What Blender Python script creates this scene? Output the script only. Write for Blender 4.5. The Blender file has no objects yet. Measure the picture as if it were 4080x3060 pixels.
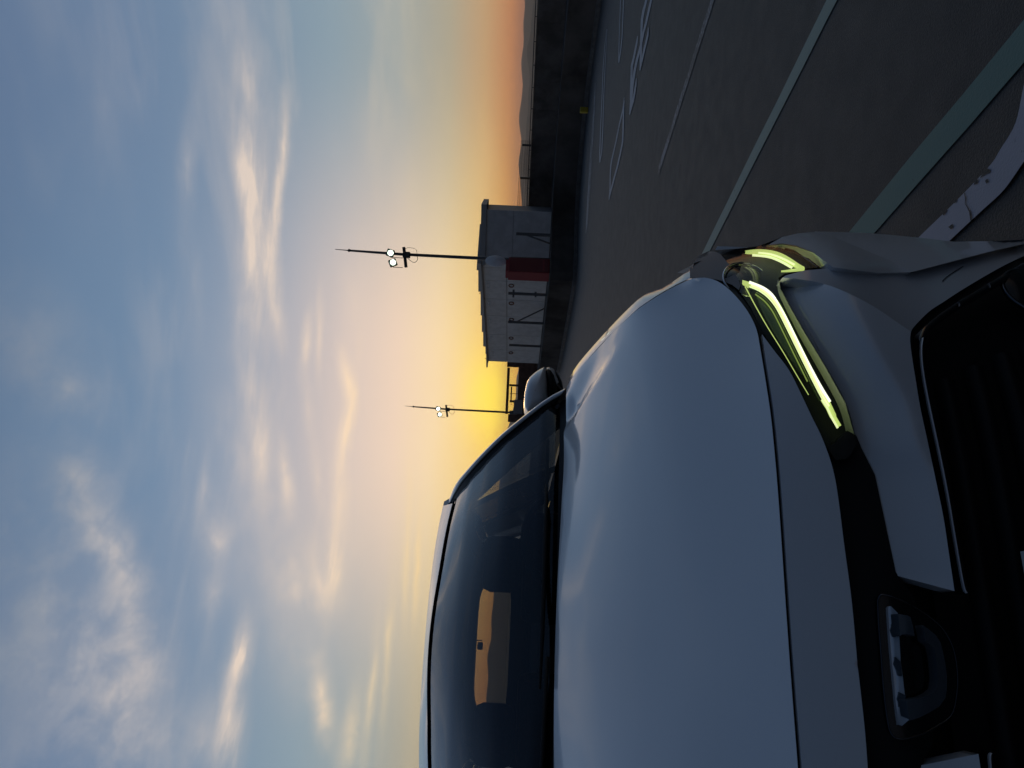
import bpy, bmesh, math, random
from mathutils import Vector, Matrix
from mathutils.geometry import delaunay_2d_cdt
random.seed(7)
SC = bpy.context.scene
COL = SC.collection

# ------------------------------------------------------------------ camera
F = 2956.0; HC = 1.18
ROLL = math.atan(0.046); HZ = 2125 - 0.046*1130
PITCH = math.atan((HZ - 2040)/F)
cr, sr, cp, sp = math.cos(ROLL), math.sin(ROLL), math.cos(PITCH), math.sin(PITCH)
R0 = Vector((1, 0, 0)); U0 = Vector((0, -sp, cp)); FW = Vector((0, cp, sp))
RC = cr*R0 + sr*U0; UC = cr*U0 - sr*R0
cam = bpy.data.cameras.new('camera'); cam_o = bpy.data.objects.new('camera', cam); COL.objects.link(cam_o)
cam.sensor_width = 36; cam.lens = 36*F/4080; cam.clip_start = 0.02; cam.clip_end = 40000
m = Matrix.Identity(4)
for i in range(3):
    m[i][0] = -UC[i]; m[i][1] = RC[i]; m[i][2] = -FW[i]
m[2][3] = HC
cam_o.matrix_world = m
SC.camera = cam_o
SC.view_settings.view_transform = 'Standard'; SC.view_settings.look = 'None'
SC.cycles.max_bounces = 8; SC.cycles.diffuse_bounces = 3; SC.cycles.glossy_bounces = 4; SC.cycles.transparent_max_bounces = 10; SC.cycles.volume_bounces = 0
SC.view_settings.exposure = 0; SC.view_settings.gamma = 1

def lin(r, g, b):
    f = lambda c: (c/255/12.92) if c <= 10 else ((c/255+0.055)/1.055)**2.4
    return (f(r), f(g), f(b), 1)

def ray(x, y):                     # photograph pixel (4080 wide) -> direction
    return ((1530-y)/F)*RC + ((2040-x)/F)*UC + FW
def azel(x, y):                    # pixel of the 2212-wide view -> azimuth, elevation in degrees
    d = ray(x*1.84448, y*1.84448).normalized()
    return math.degrees(math.atan2(d.x, d.y)), math.degrees(math.asin(d.z))

# ------------------------------------------------------------------ world
W = bpy.data.worlds.new('World'); SC.world = W; W.use_nodes = True
NT = W.node_tree; NT.nodes.clear()
class NB:
    def __init__(s, nt): s.nt = nt
    def n(s, t, **k):
        o = s.nt.nodes.new(t)
        for a, v in k.items(): setattr(o, a, v)
        return o
    def put(s, sock, v):
        if hasattr(v, 'is_linked') or hasattr(v, 'links'): s.nt.links.new(v, sock)
        else: sock.default_value = v
    def m(s, op, a, b=0.0, c=0.0, clamp=False):
        o = s.n('ShaderNodeMath', operation=op, use_clamp=clamp)
        s.put(o.inputs[0], a); s.put(o.inputs[1], b); s.put(o.inputs[2], c)
        return o.outputs[0]
    def mr(s, v, a, b, c=0.0, d=1.0, smooth=True):
        o = s.n('ShaderNodeMapRange', interpolation_type='SMOOTHSTEP' if smooth else 'LINEAR')
        s.put(o.inputs[0], v)
        for i, q in enumerate((a, b, c, d)): o.inputs[i+1].default_value = q
        return o.outputs[0]
    def mix(s, f, a, b, mode='MIX'):
        o = s.n('ShaderNodeMix', data_type='RGBA', blend_type=mode)
        s.put(o.inputs[0], f); s.put(o.inputs[6], a); s.put(o.inputs[7], b)
        return o.outputs[2]
    def ramp(s, f, stops):
        o = s.n('ShaderNodeValToRGB'); cr_ = o.color_ramp
        while len(cr_.elements) > 1: cr_.elements.remove(cr_.elements[-1])
        for i, (p, c) in enumerate(stops):
            e = cr_.elements[0] if i == 0 else cr_.elements.new(p)
            e.position = p; e.color = c
        s.put(o.inputs[0], f)
        return o.outputs[0]
    def xyz(s, x, y, z):
        o = s.n('ShaderNodeCombineXYZ')
        s.put(o.inputs[0], x); s.put(o.inputs[1], y); s.put(o.inputs[2], z)
        return o.outputs[0]
    def noise(s, v, scale, detail=4, rough=0.55, dist=0.0):
        o = s.n('ShaderNodeTexNoise'); s.put(o.inputs['Vector'], v)
        o.inputs['Scale'].default_value = scale; o.inputs['Detail'].default_value = detail
        o.inputs['Roughness'].default_value = rough; o.inputs['Distortion'].default_value = dist
        return o.outputs[0]
w = NB(NT)
tc = w.n('ShaderNodeTexCoord'); sx = w.n('ShaderNodeSeparateXYZ'); NT.links.new(tc.outputs['Generated'], sx.inputs[0])
DX, DY, DZ = sx.outputs
deg = 180/math.pi
AZ = w.m('MULTIPLY', w.m('ARCTAN2', DX, DY), deg)
EL = w.m('MULTIPLY', w.m('ARCSINE', DZ), deg)
ELF = w.m('DIVIDE', w.m('MAXIMUM', EL, 0.0), 90.0)
AZA = w.m('ABSOLUTE', w.m('ADD', AZ, 1.5))
def stops(l): return [(e/90, lin(*c)) for e, c in l]
sun_r = w.ramp(ELF, stops([(0, (252, 150, 48)), (.8, (255, 172, 56)), (2.2, (255, 210, 116)), (4.2, (255, 226, 154)), (6.5, (254, 229, 186)), (9.5, (243, 218, 196)), (13, (222, 205, 196)),
    (17, (186, 184, 190)), (20.5, (150, 163, 182)), (26, (113, 140, 169)), (32, (103, 130, 160)), (40, (86, 110, 140)), (58, (54, 75, 105)), (90, (35, 54, 75))]))
side_r = w.ramp(ELF, stops([(0, (150, 104, 88)), (.7, (184, 116, 82)), (1.8, (210, 140, 90)), (3.5, (204, 166, 122)), (6, (180, 172, 150)), (9.5, (160, 170, 170)), (14, (140, 161, 174)),
    (20, (120, 144, 169)), (27, (106, 130, 160)), (35, (96, 118, 149)), (45, (74, 95, 124)), (60, (52, 71, 101)), (90, (35, 54, 75))]))
back_r = w.ramp(ELF, stops([(0, (58, 60, 67)), (4, (62, 65, 75)), (12, (57, 67, 83)), (30, (42, 57, 79)), (60, (36, 52, 74)), (90, (35, 54, 75))]))
base = w.mix(w.mr(AZA, 3, 27), sun_r, side_r)
base = w.mix(w.mr(AZA, 45, 140), base, back_r)
# yellow core of the glow just over the hidden sun
gx = w.m('DIVIDE', w.m('ADD', AZ, 1.2), 4.0); gy = w.m('DIVIDE', w.m('SUBTRACT', EL, 2.0), 2.0)
core = w.m('EXPONENT', w.m('MULTIPLY', w.m('ADD', w.m('MULTIPLY', gx, gx), w.m('MULTIPLY', gy, gy)), -1.0))
base = w.mix(w.m('MULTIPLY', core, 0.8), base, (1.5, 1.2, .10, 1))
hb = w.m('ADD', 1.0, w.m('MULTIPLY', w.m('EXPONENT', w.m('MULTIPLY', w.m('MAXIMUM', EL, 0.0), -.55)), .38))
base = w.mix(1.0, base, w.xyz(hb, hb, hb), 'MULTIPLY')
# ---- clouds: cirrus, each streak a soft ellipse in azimuth/elevation, torn by noise
vN = w.xyz(w.m('MULTIPLY', AZ, 0.05), w.m('MULTIPLY', EL, 0.23), 0.0)
n1 = w.noise(vN, 2.2, 5, 0.58, 0.25)
n2 = w.noise(w.xyz(w.m('MULTIPLY', AZ, 0.16), w.m('MULTIPLY', EL, 0.22), 3.3), 1.9, 5, 0.58, 0.3)
n3 = w.noise(w.xyz(w.m('MULTIPLY', AZ, 0.03), w.m('MULTIPLY', EL, 0.035), 7.1), 1.6, 2, 0.5, 0.0)
wob = w.m('MULTIPLY', w.m('SUBTRACT', n2, 0.5), 1.6)
AW = w.m('ADD', AZ, w.m('MULTIPLY', wob, 1.0)); EW = w.m('ADD', EL, w.m('MULTIPLY', w.m('SUBTRACT', n3, 0.5), 1.3))
EW = w.m('ADD', EW, w.m('MULTIPLY', wob, 0.35))
CL = [  # x0,y0,x1,y1 (view px), half width px, strength, noise kind
 (500, 40, 545, 330, 34, .30, 1), (527, 290, 548, 470, 20, .95, 1), (545, 440, 540, 620, 17, .72, 1), (535, 600, 530, 760, 26, .34, 1), (515, 330, 530, 430, 12, .5, 2),
 (612, 230, 604, 420, 8, .40, 1), (602, 380, 586, 540, 9, .62, 1), (584, 520, 588, 640, 12, .85, 1), (590, 620, 602, 740, 12, .42, 1),
 (738, 770, 754, 870, 11, .85, 1), (754, 850, 738, 980, 10, .80, 1), (732, 980, 714, 1250, 14, .66, 1), (716, 1150, 708, 1300, 24, .3, 1),
 (662, 690, 652, 800, 8, .52, 1), (690, 630, 684, 790, 7, .34, 1), (650, 800, 665, 960, 9, .36, 1), (668, 960, 690, 1100, 9, .32, 1),
 (530, 760, 552, 960, 16, .40, 1), (548, 900, 566, 1070, 14, .56, 1), (596, 950, 618, 1085, 12, .62, 2),
 (20, 620, 90, 820, 60, .40, 2), (90, 780, 190, 900, 44, .40, 2), (110, 960, 180, 1080, 50, .46, 2), (150, 1040, 220, 1180, 40, .42, 2), (205, 1120, 262, 1240, 26, .56, 2), (250, 1210, 290, 1380, 30, .52, 2), (200, 1250, 130, 1600, 80, .36, 2), (40, 1000, 30, 1600, 110, .34, 2), (270, 1400, 250, 1640, 50, .36, 2), (300, 1400, 320, 1640, 40, .3, 2),
 (436, 960, 430, 1110, 9, .30, 1), (455, 1080, 478, 1250, 30, .36, 2), (476, 1230, 446, 1330, 18, .24, 2),
 (528, 1345, 500, 1480, 14, .80, 1), (498, 1460, 478, 1659, 20, .62, 1), (440, 1540, 420, 1680, 22, .34, 2),
 (676, 1190, 690, 1330, 14, .46, 2), (682, 1430, 694, 1580, 16, .66, 2), (760, 1500, 735, 1680, 16, .50, 2),
 (880, 1040, 868, 1300, 6, .55, 1), (838, 1290, 820, 1560, 7, .48, 1), (806, 1380, 782, 1640, 8, .50, 1), (905, 1120, 890, 1320, 6, .45, 1),
 (410, 240, 392, 480, 12, .22, 1), (400, 480, 420, 700, 12, .14, 1), (470, 820, 620, 1380, 40, .16, 2), (620, 1120, 640, 1420, 30, .26, 2), (240, 40, 200, 420, 40, .10, 1)]
n4 = w.noise(w.xyz(w.m('ADD', w.m('MULTIPLY', AZ, 0.10), w.m('MULTIPLY', EL, 0.05)), w.m('ADD', w.m('MULTIPLY', EL, 0.95), w.m('MULTIPLY', AZ, 0.10)), 5.5), 1.5, 4, 0.6, 0.15)
n5 = w.noise(w.xyz(w.m('ADD', w.m('MULTIPLY', AZ, 0.20), w.m('MULTIPLY', EL, -0.16)), w.m('ADD', w.m('MULTIPLY', EL, 0.46), w.m('MULTIPLY', AZ, 0.20)), 9.0), 1.3, 4, 0.55, 0.15)
K1 = w.m('MULTIPLY', w.m('ADD', 0.35, w.m('MULTIPLY', w.mr(n1, 0.34, 0.66), 0.75)), w.m('ADD', 0.72, w.m('MULTIPLY', w.mr(n4, 0.30, 0.70), 0.45)))
K2 = w.m('MULTIPLY', w.m('ADD', 0.5, w.m('MULTIPLY', w.mr(n2, 0.34, 0.68), 0.6)), w.m('ADD', 0.78, w.m('MULTIPLY', w.mr(n5, 0.28, 0.72), 0.36)))
VW = w.xyz(AW, EW, 0.0); accs = {1: 0.0, 2: 0.0}
for x0, y0, x1, y1, hw, st, kd in CL:
    a0, e0 = azel(x0, y0); a1, e1 = azel(x1, y1)
    L = math.hypot(a1-a0, e1-e0)/2*2.2; wd = math.degrees(hw/1603)*2.5
    mp = w.n('ShaderNodeMapping', vector_type='TEXTURE'); NT.links.new(VW, mp.inputs[0])
    mp.inputs[1].default_value = ((a0+a1)/2, (e0+e1)/2, 0); mp.inputs[2].default_value = (0, 0, math.atan2(e1-e0, a1-a0)); mp.inputs[3].default_value = (L, wd, 1)
    gt = w.n('ShaderNodeTexGradient', gradient_type='QUADRATIC_SPHERE'); NT.links.new(mp.outputs[0], gt.inputs[0])
    accs[kd] = w.m('MULTIPLY_ADD', gt.outputs['Fac'], st*(1.6 if kd == 1 else 1.3), accs[kd])
acc = w.m('ADD', w.m('MULTIPLY', accs[1], K1), w.m('MULTIPLY', accs[2], K2))
thin = w.m('MULTIPLY', w.mr(w.noise(w.xyz(w.m('MULTIPLY', AZ, 0.025), w.m('MULTIPLY', EL, 0.12), 1.7), 2.0, 4, 0.55, 0.4), 0.45, 0.75), 0.20)
acc = w.m('ADD', acc, thin)
acc = w.m('MULTIPLY', w.m('MINIMUM', acc, 0.92), w.mr(EL, 0.5, 4))
cc = w.ramp(ELF, stops([(0, (255, 210, 140)), (8, (255, 226, 170)), (14, (252, 226, 200)), (22, (228, 212, 200)), (28, (182, 180, 184)), (32, (150, 156, 166)), (40, (130, 136, 150)), (60, (64, 74, 94)), (90, (42, 54, 78))]))
cc = w.mix(w.mr(AZA, 40, 130), cc, lin(44, 50, 66))
sky = w.mix(acc, base, cc)
bg = w.n('ShaderNodeBackground'); NT.links.new(sky, bg.inputs[0]); bg.inputs[1].default_value = 0.97
ns = w.n('ShaderNodeTexSky', sky_type='NISHITA'); ns.sun_disc = False
SUN_EL, SUN_AZ = 1.2, -1.0
ns.sun_elevation = math.radians(SUN_EL); ns.sun_rotation = math.radians(SUN_AZ); ns.dust_density = 2.0
bg2 = w.n('ShaderNodeBackground'); NT.links.new(ns.outputs[0], bg2.inputs[0]); bg2.inputs[1].default_value = 0.008
ad = w.n('ShaderNodeAddShader'); NT.links.new(bg.outputs[0], ad.inputs[0]); NT.links.new(bg2.outputs[0], ad.inputs[1])
out = w.n('ShaderNodeOutputWorld'); NT.links.new(ad.outputs[0], out.inputs[0])
W.cycles.sampling_method = 'MANUAL'; W.cycles.sample_map_resolution = 512
sl = bpy.data.lights.new('sun', 'SUN'); sl.energy = 0.12; sl.angle = math.radians(6); sl.color = (1, .62, .3)
so = bpy.data.objects.new('sun', sl); COL.objects.link(so)
sd = Vector((math.sin(math.radians(SUN_AZ))*math.cos(math.radians(SUN_EL)), math.cos(math.radians(SUN_AZ))*math.cos(math.radians(SUN_EL)), math.sin(math.radians(SUN_EL))))
so.rotation_euler = (-sd).to_track_quat('-Z', 'Y').to_euler(); so.location = (0, 60, 30)

# ------------------------------------------------------------------ helpers
def mat(name, col, rough=0.5, metal=0.0, coat=0.0, spec=0.5, noise=None, emit=None, bump=None):
    M = bpy.data.materials.new(name); M.use_nodes = True
    b = M.node_tree.nodes['Principled BSDF']; nb = NB(M.node_tree)
    b.inputs['Base Color'].default_value = (*col, 1); b.inputs['Roughness'].default_value = rough
    b.inputs['Metallic'].default_value = metal; b.inputs['Coat Weight'].default_value = coat
    b.inputs['Coat Roughness'].default_value = 0.04; b.inputs['Specular IOR Level'].default_value = spec
    t = nb.n('ShaderNodeTexCoord').outputs['Object']
    if noise:
        sc, amt, det = noise
        f = nb.noise(t, sc, det, 0.6)
        lo = tuple(c*(1-amt) for c in col)+(1,); hi = tuple(min(1, c*(1+amt)) for c in col)+(1,)
        M.node_tree.links.new(nb.mix(nb.mr(f, .3, .7), lo, hi), b.inputs['Base Color'])
        M.node_tree.links.new(nb.mr(f, .2, .8, max(0, rough-.07), min(1, rough+.07)), b.inputs['Roughness'])
    if bump:
        sc, st = bump
        bn = nb.n('ShaderNodeBump'); bn.inputs['Strength'].default_value = st; bn.inputs['Distance'].default_value = 0.01
        M.node_tree.links.new(nb.noise(t, sc, 3, .6), bn.inputs['Height']); M.node_tree.links.new(bn.outputs[0], b.inputs['Normal'])
    if emit:
        b.inputs['Emission Color'].default_value = (*emit[0], 1); b.inputs['Emission Strength'].default_value = emit[1]
    return M
def glass_mat(name, tint, ior=1.5, rough=0.0):
    M = bpy.data.materials.new(name); M.use_nodes = True; nt = M.node_tree; nt.nodes.clear(); nb = NB(nt)
    tr = nb.n('ShaderNodeBsdfTransparent'); tr.inputs[0].default_value = (*tint, 1)
    gl = nb.n('ShaderNodeBsdfGlossy'); gl.inputs['Roughness'].default_value = rough; gl.inputs[0].default_value = (1, 1, 1, 1)
    fr = nb.n('ShaderNodeFresnel'); fr.inputs[0].default_value = ior
    mx = nb.n('ShaderNodeMixShader'); o = nb.n('ShaderNodeOutputMaterial')
    nt.links.new(fr.outputs[0], mx.inputs[0]); nt.links.new(tr.outputs[0], mx.inputs[1]); nt.links.new(gl.outputs[0], mx.inputs[2]); nt.links.new(mx.outputs[0], o.inputs[0])
    return M
M = {}
M['paint'] = mat('white_car_paint', (.70, .71, .73), .32, 0, 1.0, .5)
def _dust(P):
    nt = P.node_tree; nb = NB(nt); b = nt.nodes['Principled BSDF']; t = nb.n('ShaderNodeTexCoord').outputs['Object']
    f = nb.noise(t, 2.2, 4, .6); g = nb.noise(t, 900, 1, .5)
    nt.links.new(nb.mr(f, .3, .75, .02, .07), b.inputs['Coat Roughness'])
    nt.links.new(nb.mix(nb.m('MULTIPLY', nb.mr(g, .60, .78), .22), (.70, .71, .73, 1), (.42, .41, .39, 1)), b.inputs['Base Color'])
_dust(M['paint'])
M['black'] = mat('black_plastic', (.008, .008, .009), .55, 0, 0, .25)
M['gloss_black'] = mat('gloss_black', (.006, .006, .007), .18, 0, .4, .4)
M['rubber'] = mat('rubber', (.012, .012, .012), .7)
M['chrome'] = mat('chrome', (.55, .57, .6), .12, 1.0)
M['silver'] = mat('satin_silver', (.72, .74, .78), .35, .35)
M['mid_chrome'] = mat('mid_chrome', (.12, .145, .17), .35, .5)
M['dark_chrome'] = mat('dark_chrome', (.12, .13, .15), .2, 1.0)
M['interior'] = mat('cabin_trim', (.012, .012, .014), .8, 0, 0, .2)
M['seat'] = mat('seat_fabric', (.015, .015, .018), .9, 0, 0, .15, (60, .3, 3))
M['windshield'] = glass_mat('windshield_glass', (.62, .66, .66), 1.52)
M['tint'] = glass_mat('privacy_glass', (.42, .44, .42), 1.52)
M['dark_tint'] = glass_mat('dark_privacy_glass', (.03, .03, .03), 1.52)
M['rear_glass'] = glass_mat('rear_glass', (.46, .42, .32), 1.5)
M['lens'] = glass_mat('headlight_lens', (.96, .97, .97), 1.25)
M['drl'] = mat('running_light', (.3, .36, .16), .4, emit=((.56, .70, .18), .85))
M['drl_line'] = mat('running_light_line', (.5, .6, .3), .4, emit=((.88, .98, .48), 1.0))
M['drl_soft'] = mat('running_light_glow', (.2, .25, .1), .4, emit=((.26, .36, .07), .7))
M['drl_hot'] = mat('running_light_core', (.5, .6, .3), .4, emit=((1, 1, .80), 1.3))
M['drl_dim'] = mat('light_guide', (.10, .14, .06), .25)
M['brow'] = mat('smoked_lens', (.20, .21, .23), .6, 0, 0, .2)  # grey of the sky's reflection in the clear lens, put into the colour
M['rim'] = mat('alloy', (.35, .36, .38), .3, 1.0)
M['plate'] = mat('plate_white', (.7, .7, .68), .5)
M['indicator'] = mat('clear_indicator', (.5, .5, .5), .2, 0, .5)
M['red_lamp'] = mat('tail_lamp_red', (.25, .01, .01), .2, 0, .5)

def add(o, parent=None):
    COL.objects.link(o)
    if parent is not None: o.parent = parent
    return o
def empty(name, label=None, cat=None, group=None, loc=(0, 0, 0), rz=0.0):
    o = bpy.data.objects.new(name, None); o.location = loc; o.rotation_euler = (0, 0, rz); COL.objects.link(o)
    tag(o, label, cat, group); return o
def tag(o, label=None, cat=None, group=None, kind=None):
    if label: o['label'] = label
    if cat: o['category'] = cat
    if group: o['group'] = group
    if kind: o['kind'] = kind
    return o
def finish(name, bm, material, parent=None, smooth=True, face_from=None):
    me = bpy.data.meshes.new(name)
    if face_from is not None:
        bm.normal_update()
        fl = [f for f in bm.faces if f.normal.dot(face_from - f.calc_center_median()) < 0]
        if fl: bmesh.ops.reverse_faces(bm, faces=fl)
    for f in bm.faces: f.smooth = smooth
    bm.to_mesh(me); bm.free(); me.materials.append(material)
    return add(bpy.data.objects.new(name, me), parent)
def bm_box(bm, lo, hi, rot=None, at=None):
    vs = []
    for i in range(8):
        p = Vector((hi[0] if i & 1 else lo[0], hi[1] if i & 2 else lo[1], hi[2] if i & 4 else lo[2]))
        if rot is not None: p = rot @ p
        if at is not None: p = p + Vector(at)
        vs.append(bm.verts.new(p))
    for q in ((0, 2, 3, 1), (4, 5, 7, 6), (0, 1, 5, 4), (2, 6, 7, 3), (0, 4, 6, 2), (1, 3, 7, 5)):
        bm.faces.new([vs[k] for k in q])
def bm_bevel(bm, w_, seg=2):
    bmesh.ops.bevel(bm, geom=bm.edges[:], offset=w_, segments=seg, profile=.5, affect='EDGES')
def box(name, lo, hi, material, parent=None, bev=0.0, rot=None, at=None):
    bm = bmesh.new(); bm_box(bm, lo, hi, rot, at)
    if bev: bm_bevel(bm, bev)
    return finish(name, bm, material, parent, False)
def bm_tube(bm, pts, rad, n=8, closed=False):
    pts = [Vector(p) for p in pts]; rads = rad if isinstance(rad, (list, tuple)) else [rad]*len(pts)
    rings = []; N = len(pts)
    for i, p in enumerate(pts):
        a = pts[(i-1) % N] if closed else pts[max(i-1, 0)]; b = pts[(i+1) % N] if closed else pts[min(i+1, N-1)]
        t = (b-a).normalized(); u = t.cross(Vector((0, 0, 1)) if abs(t.z) < .9 else Vector((1, 0, 0))).normalized(); v = t.cross(u)
        rings.append([bm.verts.new(p + rads[i]*(math.cos(2*math.pi*k/n)*u + math.sin(2*math.pi*k/n)*v)) for k in range(n)])
    for i in range(N if closed else N-1):
        r, s_ = rings[i], rings[(i+1) % N]
        for k in range(n): bm.faces.new((r[k], r[(k+1) % n], s_[(k+1) % n], s_[k]))
    if not closed:
        bm.faces.new(rings[0][::-1]); bm.faces.new(rings[-1])
def tube(name, pts, rad, material, parent=None, n=8, closed=False):
    bm = bmesh.new(); bm_tube(bm, pts, rad, n, closed); return finish(name, bm, material, parent, True)
def bm_grid(bm, rows, closed=False):
    V = [[bm.verts.new(p) for p in r] for r in rows]
    for i in range(len(V)-1):
        for j in range(len(V[0])-1): 
            q = (V[i][j], V[i][j+1], V[i+1][j+1], V[i+1][j])
            try: bm.faces.new(q)
            except ValueError: pass
    return V
def mirror_bm(bm):
    g = bmesh.ops.duplicate(bm, geom=bm.verts[:]+bm.edges[:]+bm.faces[:])['geom']
    for v in g:
        if isinstance(v, bmesh.types.BMVert): v.co.x = -v.co.x
    bmesh.ops.reverse_faces(bm, faces=[f for f in g if isinstance(f, bmesh.types.BMFace)])
def resample(pts, n):
    pts = [Vector(p) for p in pts]; d = [0]
    for a, b in zip(pts, pts[1:]): d.append(d[-1]+(b-a).length)
    out_ = []
    for i in range(n):
        t = d[-1]*i/(n-1); k = 0
        while k < len(pts)-2 and d[k+1] < t: k += 1
        sgm = d[k+1]-d[k]; f = (t-d[k])/sgm if sgm > 1e-9 else 0
        out_.append(pts[k].lerp(pts[k+1], min(1, max(0, f))))
    return out_
def crom(pts, sub=6):                    # Catmull-Rom through the points
    pts = [Vector(p) for p in pts]; o = []
    for i in range(len(pts)-1):
        p0 = pts[max(i-1, 0)]; p1 = pts[i]; p2 = pts[i+1]; p3 = pts[min(i+2, len(pts)-1)]
        for k in range(sub):
            t = k/sub
            o.append(.5*((2*p1)+(-p0+p2)*t+(2*p0-5*p1+4*p2-p3)*t*t+(-p0+3*p1-3*p2+p3)*t**3))
    o.append(pts[-1]); return o

# ------------------------------------------------------------------ ground and its markings
G_MAT = mat('asphalt', (.045, .045, .047), .62, 0, 0, .42, None)
def _asphalt():
    nt = G_MAT.node_tree; nb = NB(nt); b = nt.nodes['Principled BSDF']
    t = nb.n('ShaderNodeTexCoord').outputs['Object']
    big = nb.noise(t, .35, 5, .6); fine = nb.noise(t, 140, 2, .7); mid = nb.noise(t, 6, 5, .65)
    c = nb.mix(nb.mr(big, .3, .7), lin(43, 42, 42), lin(53, 52, 51))
    c = nb.mix(nb.m('MULTIPLY', nb.mr(fine, .35, .75), .55), c, lin(78, 76, 73))
    c = nb.mix(nb.m('MULTIPLY', nb.mr(mid, .6, .9), .18), c, lin(44, 44, 46))
    nt.links.new(c, b.inputs['Base Color'])
    nt.links.new(nb.mr(mid, .2, .8, .60, .70), b.inputs['Roughness'])
    bn = nb.n('ShaderNodeBump'); bn.inputs['Strength'].default_value = .55; bn.inputs['Distance'].default_value = .006
    nt.links.new(fine, bn.inputs['Height']); nt.links.new(bn.outputs[0], b.inputs['Normal'])
_asphalt()
bm = bmesh.new()
S = 4200
vs = [bm.verts.new(p) for p in ((-S, -S, 0), (S, -S, 0), (S, S, 0), (-S, S, 0))]; bm.faces.new(vs)
ground = tag(finish('ground', bm, G_MAT, None, False), 'dark asphalt of the open parking lot', kind='structure')
def paint_mat(name, col, wear, scale=40):
    P = mat(name, col, .6); nt = P.node_tree; nb = NB(nt); b = nt.nodes['Principled BSDF']
    t = nb.n('ShaderNodeTexCoord').outputs['Object']
    f = nb.noise(t, scale, 5, .65); g = nb.noise(t, 3.0, 3, .5)
    k = nb.mr(nb.m('ADD', f, nb.m('MULTIPLY', nb.m('SUBTRACT', g, .5), .7)), wear-.06, wear+.02)
    nt.links.new(nb.mix(k, (*col, 1), (.045, .045, .047, 1)), b.inputs['Base Color'])
    bn = nb.n('ShaderNodeBump'); bn.inputs['Strength'].default_value = .4; bn.inputs['Distance'].default_value = .004
    nt.links.new(nb.noise(t, 140, 2, .7), bn.inputs['Height']); nt.links.new(bn.outputs[0], b.inputs['Normal'])
    return P
P_WHITE = paint_mat('worn_white_paint', (.40, .39, .44), .76)
P_GREEN_CAST = paint_mat('faded_green_paint', (.25, .32, .26), .78)  # white line with the running lights' green cast put into its colour
P_TEAL_CAST = paint_mat('teal_paint', (.095, .20, .165), .80)  # nearer line, running-light tint painted in more strongly
P_FAINT = paint_mat('rubbed_white_paint', (.20, .20, .22), .52)
P_LETTER = paint_mat('letter_paint', (.34, .35, .39), .68)
def gpt(x, y, z=.004):
    d = ray(x, y); t = -(HC-z)/d.z; p = d*t
    return Vector((p.x, p.y, z))
def marking(name, px, material, z=.004):
    pts = [gpt(x, y, z) for x, y in px]; bm = bmesh.new()
    r = delaunay_2d_cdt([p.to_2d() for p in pts], [], [list(range(len(pts)))], 1, 1e-6)
    V = [bm.verts.new((p.x, p.y, z)) for p in r[0]]
    for f in r[2]:
        try: bm.faces.new([V[i] for i in f])
        except ValueError: pass
    bm.normal_update()
    for f in bm.faces:
        if f.normal.z < 0: f.normal_flip()
    return finish(name, bm, material, ground, False)
def stroke(name, px, wd, material, z=.004):
    L, R_ = [], []
    for i, (x, y) in enumerate(px):
        a = px[max(i-1, 0)]; b = px[min(i+1, len(px)-1)]
        dx, dy = b[0]-a[0], b[1]-a[1]; l = math.hypot(dx, dy); w_ = wd[i]/2 if isinstance(wd, (list, tuple)) else wd/2
        L.append((x-dy/l*w_, y+dx/l*w_)); R_.append((x+dy/l*w_, y-dx/l*w_))
    return marking(name, L+R_[::-1], material, z)
# bay lines, laid in metres along the direction of the bays
TH = math.radians(19.5); BD = Vector((-math.sin(TH), math.cos(TH), 0)); BL = Vector((math.cos(TH), math.sin(TH), 0))
def bay(xl, xr, y0, y1, material, name='bay_line'):
    bm = bmesh.new(); n = 40; rows = []
    for i in range(n+1):
        y = y0+(y1-y0)*i/n; j = lambda: random.uniform(-.003, .003)
        rows.append([BL*(xl+j())+BD*y+Vector((0, 0, .004)), BL*(xr+j())+BD*y+Vector((0, 0, .004))])
    bm_grid(bm, rows); bm.normal_update()
    for f in bm.faces:
        if f.normal.z < 0: f.normal_flip()
    return finish(name, bm, material, ground, False)
bay(1.382, 1.488, -1.5, 9.0, P_TEAL_CAST); bay(2.457, 2.545, -1.5, 9.5, P_GREEN_CAST)
bay(4.13, 4.22, 0.5, 5.75, P_FAINT)
def src(l, ox, oy, k): return [(ox+a/k, oy+b/k) for a, b in l]
KZ = 4.147
# white curved arrow shaft near the car (two edges of the painted band)
c_out = crom([(x, y, 0) for x, y in [(4118, 190), (4105, 240), (4078, 345), (4046, 490), (3985, 596), (3939, 665), (3800, 810), (3664, 942), (3520, 1085)]], 5)
c_in = crom([(x, y, 0) for x, y in [(4225, 330), (4190, 430), (4135, 560), (4075, 650), (4000, 756), (3920, 832), (3870, 878), (3768, 974), (3620, 1115)]], 5)
marking('painted_arrow', [(p.x, p.y) for p in c_out]+[(p.x, p.y) for p in c_in][::-1], P_WHITE, .007)
# hairline crack across the arrow
stroke('paint_crack', src([(1728, 1270), (1737, 1310), (1735, 1345), (1752, 1375), (1765, 1400), (1770, 1425), (1773, 1458)], 2800, 0, 1.659), [3, 4, 3, 4, 6, 7, 5], G_MAT, .009)
for blob in ([(1880, 1112), (1900, 1122), (1896, 1145), (1872, 1150), (1850, 1165), (1832, 1180), (1845, 1150), (1862, 1128)], [(1800, 1190), (1822, 1185), (1812, 1215), (1790, 1222)], [(1622, 1500), (1650, 1480), (1656, 1500), (1640, 1515)], [(1655, 1330), (1672, 1312), (1680, 1325), (1664, 1345)], [(1580, 1410), (1612, 1380), (1615, 1392), (1592, 1425)], [(1866, 1195), (1880, 1180), (1888, 1200), (1874, 1215)]):
    marking('paint_chip', src(blob, 2800, 0, 1.659), G_MAT, .009)
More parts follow.
